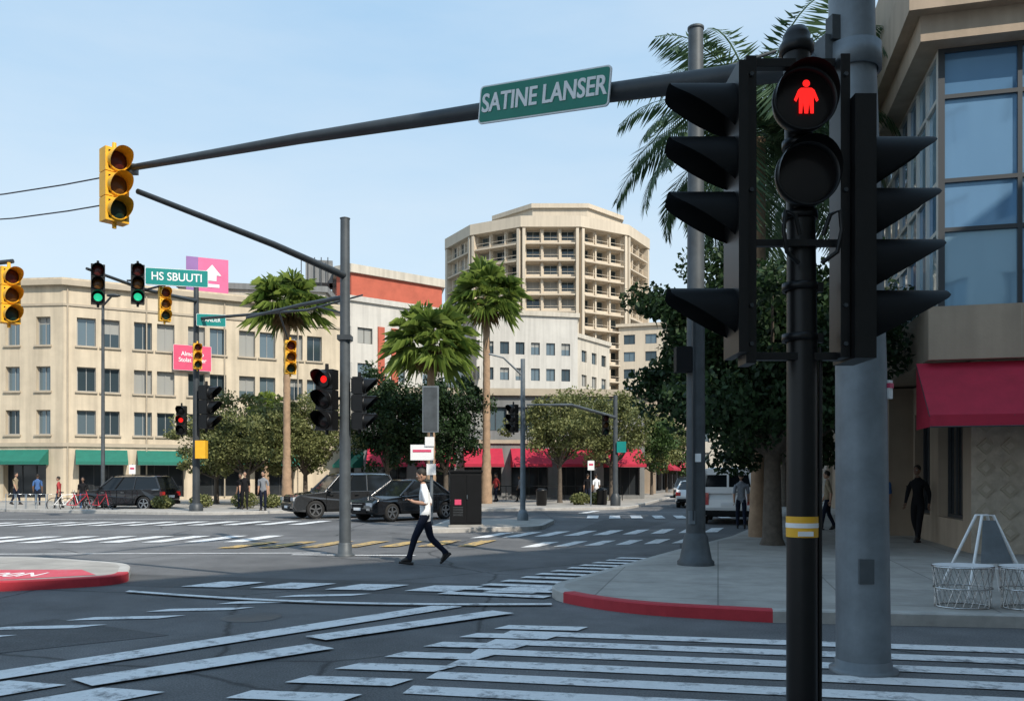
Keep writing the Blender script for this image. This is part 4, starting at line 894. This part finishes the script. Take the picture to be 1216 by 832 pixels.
    b.box((0, 0, .42), (L-.5, W-.5, .3), M_BLACKM)
    b.obj('trim_and_lights', e); b = MB()
    for cx_ in (-wb/2, wb/2):
        for sg in (-1, 1):
            T = RX; yc = sg*(W/2-.13)
            b.lathe([(.1, -.11), (wr-.05, -.11), (wr, -.08), (wr, .08), (wr-.05, .11), (wr*.66, .11), (wr*.62, .07)] if sg < 0 else [(.1, .11), (wr-.05, .11), (wr, .08), (wr, -.08), (wr-.05, -.11), (wr*.66, -.11), (wr*.62, -.07)], (cx_, yc, wr), M_TYRE, 24, T)
            b.lathe([(wr*.68, sg*-.112), (wr*.62, sg*-.085), (wr*.6, sg*-.06), (.001, sg*-.055)], (cx_, yc, wr), M_BLACKM, 24, T)
            for k in range(5):
                a = 2*math.pi*k/5; r1 = wr*.64
                b.box((cx_+math.sin(a)*r1/2, yc+sg*.085, wr+math.cos(a)*r1/2), (.06, .03, r1), M_RIM, T=Matrix.Rotation(a, 4, 'Y'))
            b.lathe([(wr*.68, -.0), (wr*.6, .0)], (cx_, yc+sg*.112, wr), M_RIM, 24, T)
    b.obj('wheels', e)
    e.location = (loc[0], loc[1], z); e.rotation_euler = (0, 0, math.atan2(head[1], head[0])); return e
car('parked_suv', (-19.3, 42.2), (-1, .12), M_CARB, 4.75, 1.9, 1.75)
car('suv', (-7.1, 34.8), (-.85, -.53), M_CARG, 4.5, 1.9, 1.82, 1.1)
car('sedan', (-4.2, 32.9), (-.66, -.75), M_CARB, 4.6, 1.85, 1.58, 1.0, 'sedan', .34)
car('van', (8.15, 31.4), (.3, 1), M_CARW, 4.9, 1.95, 2.0, 1.12, 'van')
car('parked_car', (10.4, 48.0), (.3, 1), M_CARW, 4.4, 1.8, 1.5, .98, 'sedan', .33)
car('parked_car', (15.0, 56.0), (.3, 1), M_CARB, 4.6, 1.85, 1.7)
car('parked_car', (14.5, 70.0), (-.3, -1), M_CARG, 4.6, 1.85, 1.7)

def bicycle(x, y, h, frame, rz):
    b = MB(); b.M = Matrix.Translation((x, y, h)) @ Matrix.Rotation(rz, 4, 'Z')
    for cx_ in (-.52, .52):
        b.path([(cx_+.33*math.cos(2*math.pi*k/20), 0, .35+.33*math.sin(2*math.pi*k/20)) for k in range(21)], .018, M_TYRE, 6, False)
        for k in range(8):
            a = math.pi*k/8; b.path([(cx_+.32*math.cos(a), 0, .35+.32*math.sin(a)), (cx_-.32*math.cos(a), 0, .35-.32*math.sin(a))], .003, M_CHROME, 3, False)
    for p, q in (((-.52, .35), (-.1, .32)), ((-.52, .35), (-.18, .78)), ((-.1, .32), (-.22, .9)), ((-.1, .32), (.36, .8)), ((-.2, .8), (.36, .85)), ((.34, .98), (.52, .35)), ((.34, .98), (.30, 1.02))): b.path([(p[0], 0, p[1]), (q[0], 0, q[1])], .018, frame, 6)
    b.path([(.3, -.27, 1.02), (.36, 0, 1.0), (.3, .27, 1.02)], .014, M_BLACK, 6); b.ell((-.22, 0, .93), (.13, .07, .03), M_BLACKM); b.path([(-.1, -.12, .2), (-.1, .12, .44)], .012, M_BLACK, 5)
    b.M = I4; b.obj('bicycle')
M_BRED = mat('bike_red', (.5, .03, .05), .35, var=0)
bicycle(-20.8, 40.4, .0, M_BRED, .2); bicycle(-19.6, 40.1, .0, M_BRED, -.4); bicycle(-21.7, 41.0, .0, M_SWHITE, .6)
b = MB()
for k in range(5): b.path([(-24.4+k*.5, 40.6, .0), (-24.4+k*.5, 40.6, .85), (-24.2+k*.5, 41.0, .85), (-24.2+k*.5, 41.0, 0)], .02, M_CHROME, 6)
b.path([(-24.6, 40.6, .5), (-22.2, 40.6, .5)], .02, M_CHROME, 6); b.obj('bicycle_rack')
b = MB()
for k in range(14):
    x = -9.5+k*1.3; b.path([(x, 56.5, .14), (x, 56.5, 1.1)], .03, M_BLACK, 6)
b.path([(-9.5, 56.5, 1.1), (7.4, 56.5, 1.1)], .03, M_BLACK, 6); b.path([(-9.5, 56.5, .4), (7.4, 56.5, .4)], .02, M_BLACK, 6)
b.obj('cafe_railing')
for x, y in ((-9.4, 43.5), (1.6, 45.6), (5.0, 46.8)):
    b = MB(); b.lathe([(.24, .14), (.28, .2), (.3, .9), (.32, .92), (.28, 1.02), (.1, 1.1), (.001, 1.1)], (x, y, 0), M_BLACK, 16); b.obj('litter_bin')

# ------------------------------------------------------------------ people
M_SKIN = mat('skin', (.42, .24, .16), .55, var=.06); M_SKIN2 = mat('skin_dark', (.2, .11, .07), .55, var=.06)
M_HAIR = mat('hair_dark', (.02, .014, .01), .7, var=.2, scale=30); M_EYE = mat('eye', (.7, .7, .7), .3, var=0); M_PUP = mat('pupil', (.02, .01, .01), .2, var=0); M_LIP = mat('lip', (.3, .1, .08), .5, var=0)
def cloth(n, c): return mat(n, c, .9, var=.18, scale=7, bump=.5, bscale=10, spec=.15)
C_WH = cloth('shirt_white', (.78, .79, .80)); C_NAVY = cloth('trousers_navy', (.012, .016, .03)); C_BLK = cloth('cloth_black', (.012, .012, .014)); C_BLUE = cloth('shirt_blue', (.06, .13, .3)); C_GRY = cloth('cloth_grey', (.22, .23, .25)); C_KH = cloth('cloth_khaki', (.3, .24, .16)); C_RED = cloth('shirt_red', (.35, .05, .05)); M_SHOE = mat('shoe_leather', (.02, .016, .014), .5, var=.1)
def person(name, loc, head, shirt, trou, pose, skin=M_SKIN, H=1.78, long=False, look=0., z=0.):
    J = dict(pel=(0, 0, .95), wai=(0, 0, 1.08), che=(0, 0, 1.28), uch=(0, 0, 1.40), nb=(0, 0, 1.49), nt=(.01, 0, 1.56))
    J.update(hl=(0, .09, .90), hr=(0, -.09, .90), kl=(.02, .10, .50), kr=(.02, -.10, .50), al=(0, .10, .085), ar=(0, -.10, .085), tl=(.15, .11, .035), tr=(.15, -.11, .035), bl=(-.055, .1, .04), br=(-.055, -.1, .04),
             sl=(0, .17, 1.405), sr=(0, -.17, 1.405), el=(-.03, .225, 1.13), er=(-.03, -.225, 1.13), wl=(.04, .225, .88), wr=(.04, -.225, .88), pl=(.06, .22, .81), pr=(.06, -.22, .81))
    J.update(pose)
    rr = dict(pel=.135, wai=.13, che=.142, uch=.12, nb=.068, nt=.052, hl=.098, hr=.098, kl=.07, kr=.07, al=.052, ar=.052, tl=.035, tr=.035, bl=.035, br=.035, sl=.070, sr=.070, el=.052, er=.052, wl=.031, wr=.031, pl=.034, pr=.034)
    names = list(J); idx = {k: i for i, k in enumerate(names)}
    ed = [('pel', 'wai'), ('wai', 'che'), ('che', 'uch'), ('uch', 'nb'), ('nb', 'nt')]
    for s in 'lr': ed += [('pel', 'h'+s), ('h'+s, 'k'+s), ('k'+s, 'a'+s), ('a'+s, 't'+s), ('a'+s, 'b'+s), ('uch', 's'+s), ('s'+s, 'e'+s), ('e'+s, 'w'+s), ('w'+s, 'p'+s)]
    sc = H/1.78; me = bpy.data.meshes.new('sk'); me.from_pydata([tuple(Vector(J[k])*sc) for k in names], [(idx[a], idx[c]) for a, c in ed], [])
    o = bpy.data.objects.new('sk', me); COL.objects.link(o); sm = o.modifiers.new('s', 'SKIN'); sm.use_smooth_shade = True; sm.branch_smoothing = .6
    for k in names:
        sv = me.skin_vertices[0].data[idx[k]]; sv.radius = (rr[k]*sc, rr[k]*sc); sv.use_root = (k == 'pel')
    ss = o.modifiers.new('u', 'SUBSURF'); ss.levels = 2; ss.render_levels = 2
    bpy.context.view_layer.update(); dg = bpy.context.evaluated_depsgraph_get(); nm = bpy.data.meshes.new_from_object(o.evaluated_get(dg)); bpy.data.objects.remove(o)
    nm.materials.clear()
    for m in [skin, shirt, trou, M_SHOE]: nm.materials.append(m)
    def lab(a, c):
        if c in ('nt',): return 0
        if a[0] == 'w' and a != 'wai': return 0
        if a[0] == 'e': return 1 if long else 0
        if a == 'pel' and c == 'wai' or a == 'wai' or a in ('che', 'uch') or a[0] == 's': return 1
        if a[0] == 'a': return 3
        return 2
    segs = [(Vector(J[a])*sc, Vector(J[c])*sc, lab(a, c), rr[a]*sc, rr[c]*sc) for a, c in ed]
    for p in nm.polygons:
        c = p.center; best = 9; bl = 0
        for a, d_, l, r0, r1 in segs:
            ab = d_-a; t = max(0, min(1, (c-a).dot(ab)/ab.length_squared)); ds = (c-a-ab*t).length-(r0+(r1-r0)*t)
            if ds < best: best = ds; bl = l
        if bl == 2 and c.z > .93*sc and abs(c.y) < .2*sc: bl = 1
        p.material_index = bl; p.use_smooth = True
    e = empty(name); bo = bpy.data.objects.new('body', nm); COL.objects.link(bo); bo.parent = e
    b = MB(); nt_ = Vector(J['nt'])*sc; hc = nt_+Vector((.025, 0, .115))*sc; b.M = Matrix.Translation(hc) @ Matrix.Rotation(look, 4, 'Y') @ Matrix.Scale(sc, 4)
    b.ell((0, 0, .01), (.094, .075, .112), skin, 18, 12); b.ell((.03, 0, -.055), (.058, .052, .055), skin, 14, 8)
    b.ell((-.014, 0, .035), (.097, .081, .103), M_HAIR, 18, 12, Matrix.Rotation(rad(-14), 4, 'Y'))
    b.add([(.085, -.012, -.02), (.085, .012, -.02), (.116, 0, -.022), (.09, 0, .02)], [(0, 2, 3), (2, 1, 3), (0, 1, 2)], skin, True)
    for sg in (-1, 1):
        b.ell((-.005, sg*.076, -.005), (.02, .009, .03), skin, 8, 6); b.ell((.078, sg*.031, .008), (.013, .015, .009), M_EYE, 8, 6); b.ell((.089, sg*.031, .008), (.004, .006, .006), M_PUP, 6, 4); b.ell((.083, sg*.031, .026), (.01, .02, .004), M_HAIR, 8, 4)
    b.ell((.083, 0, -.052), (.01, .022, .005), M_LIP, 8, 4); b.M = I4; b.obj('head', e)
    b = MB()
    for s in 'lr':
        wv = Vector(J['w'+s])*sc; pv = Vector(J['p'+s])*sc; d = (pv-wv).normalized(); sd = Vector((1, 0, 0)) if abs(d.x) < .7 else Vector((0, 1, 0)); sd = (sd-d*sd.dot(d)).normalized(); up = d.cross(sd) * (1 if s == 'l' else -1)
        for k, l in enumerate((.068, .078, .072, .056)):
            p0 = pv+d*.01+sd*(.027-.018*k); p1 = p0+d*l*.5-up*.006; p2 = p0+d*l*.82-up*.022; p3 = p0+d*l*.95-up*.04
            b.path([p0, p1, p2, p3], [.0095, .009, .008, .006], skin, 6)
        p0 = wv.lerp(pv, .55)+sd*.024; b.path([p0, p0+sd*.025+d*.025, p0+sd*.03+d*.055-up*.012], [.012, .0105, .008], skin, 6)
    b.obj('hands', e); b = MB()
    for s in 'lr':
        a = Vector(J['b'+s])*sc; t_ = Vector(J['t'+s])*sc; f = (t_-a).normalized()
        b.path([a-f*.03+Vector((0, 0, -.022)), a.lerp(t_, .5)+Vector((0, 0, -.02)), t_+f*.03+Vector((0, 0, -.018))], [.028, .03, .026], M_SHOE, 8)
    b.obj('shoe_soles', e)
    e.location = (loc[0], loc[1], z); e.rotation_euler = (0, 0, math.atan2(head[1], head[0])); return e
walk = dict(pel=(0, 0, .93), hl=(.01, .09, .885), hr=(-.01, -.09, .885), kl=(.2, .10, .50), al=(.31, .10, .10), tl=(.46, .10, .07), bl=(.25, .10, .05),
            kr=(-.10, -.10, .48), ar=(-.40, -.10, .20), tr=(-.30, -.10, .045), br=(-.455, -.10, .20), che=(.02, 0, 1.27), uch=(.03, 0, 1.39), nb=(.035, 0, 1.475), nt=(.05, 0, 1.545),
            sl=(.03, .18, 1.395), sr=(.03, -.18, 1.395), el=(-.02, .24, 1.13), wl=(.22, .17, 1.17), pl=(.285, .14, 1.205), er=(-.10, -.25, 1.15), wr=(.02, -.26, .93), pr=(.05, -.255, .865))
pe = person('walking_man', (-1.62, 15.75), (-1, -.12), C_WH, C_NAVY, walk, look=rad(16))
b = MB(); b.box((.345, .12, 1.235), (.012, .075, .15), M_BLACK, T=Matrix.Rotation(rad(35), 4, 'Y')); b.obj('phone', pe)
step = dict(kl=(.12, .1, .5), al=(.18, .1, .09), tl=(.33, .1, .04), bl=(.125, .1, .04), kr=(-.02, -.1, .49), ar=(-.2, -.1, .13), tr=(-.07, -.1, .04), br=(-.25, -.1, .1), el=(-.1, .225, 1.14), wl=(-.08, .225, .9), pl=(-.07, .22, .83), er=(.05, -.225, 1.13), wr=(.14, -.225, .91), pr=(.17, -.22, .85))
person('pedestrian', (-11.4, 38.6), (-.1, -1), C_GRY, C_NAVY, {}, z=.14); person('pedestrian', (-12.7, 40.0), (.4, -1), C_BLK, C_BLK, step, z=.14)
person('pedestrian', (-13.2, 41.0), (-.4, -1), C_BLK, C_NAVY, {}, M_SKIN2, 1.7, z=.14)
person('pedestrian', (-28.0, 47.5), (1, 0), C_KH, C_NAVY, step, z=.14); person('pedestrian', (-21.2, 41.6), (.3, -1), C_BLK, C_BLUE, {}, M_SKIN2, 1.65)
person('pedestrian', (7.35, 27.0), (.2, 1), C_GRY, C_NAVY, step); person('pedestrian', (9.35, 19.4), (-.8, -.6), C_BLK, C_BLK, step, M_SKIN2, 1.75, True, z=.14)
person('pedestrian', (9.2, 21.0), (.3, 1), C_BLUE, C_NAVY, step, M_SKIN, 1.72, z=.14)
for x, y, s_, t_ in ((4.4, 49, C_BLK, C_NAVY), (5.0, 50, C_WH, C_GRY), (-1.0, 53, C_RED, C_NAVY), (.5, 54, C_GRY, C_BLK), (-8.5, 47, C_WH, C_NAVY), (10.4, 29.5, C_WH, C_NAVY), (-22.6, 42.0, C_RED, C_BLK), (-26.2, 46.5, C_BLUE, C_NAVY), (9.0, 24.0, C_KH, C_NAVY)):
    person('pedestrian', (x, y), (R.uniform(-1, 1), R.uniform(-1, 1)), s_, t_, R.choice(({}, step)), R.choice((M_SKIN, M_SKIN2)), R.uniform(1.62, 1.8), z=.14 if y != 42.0 else 0.)
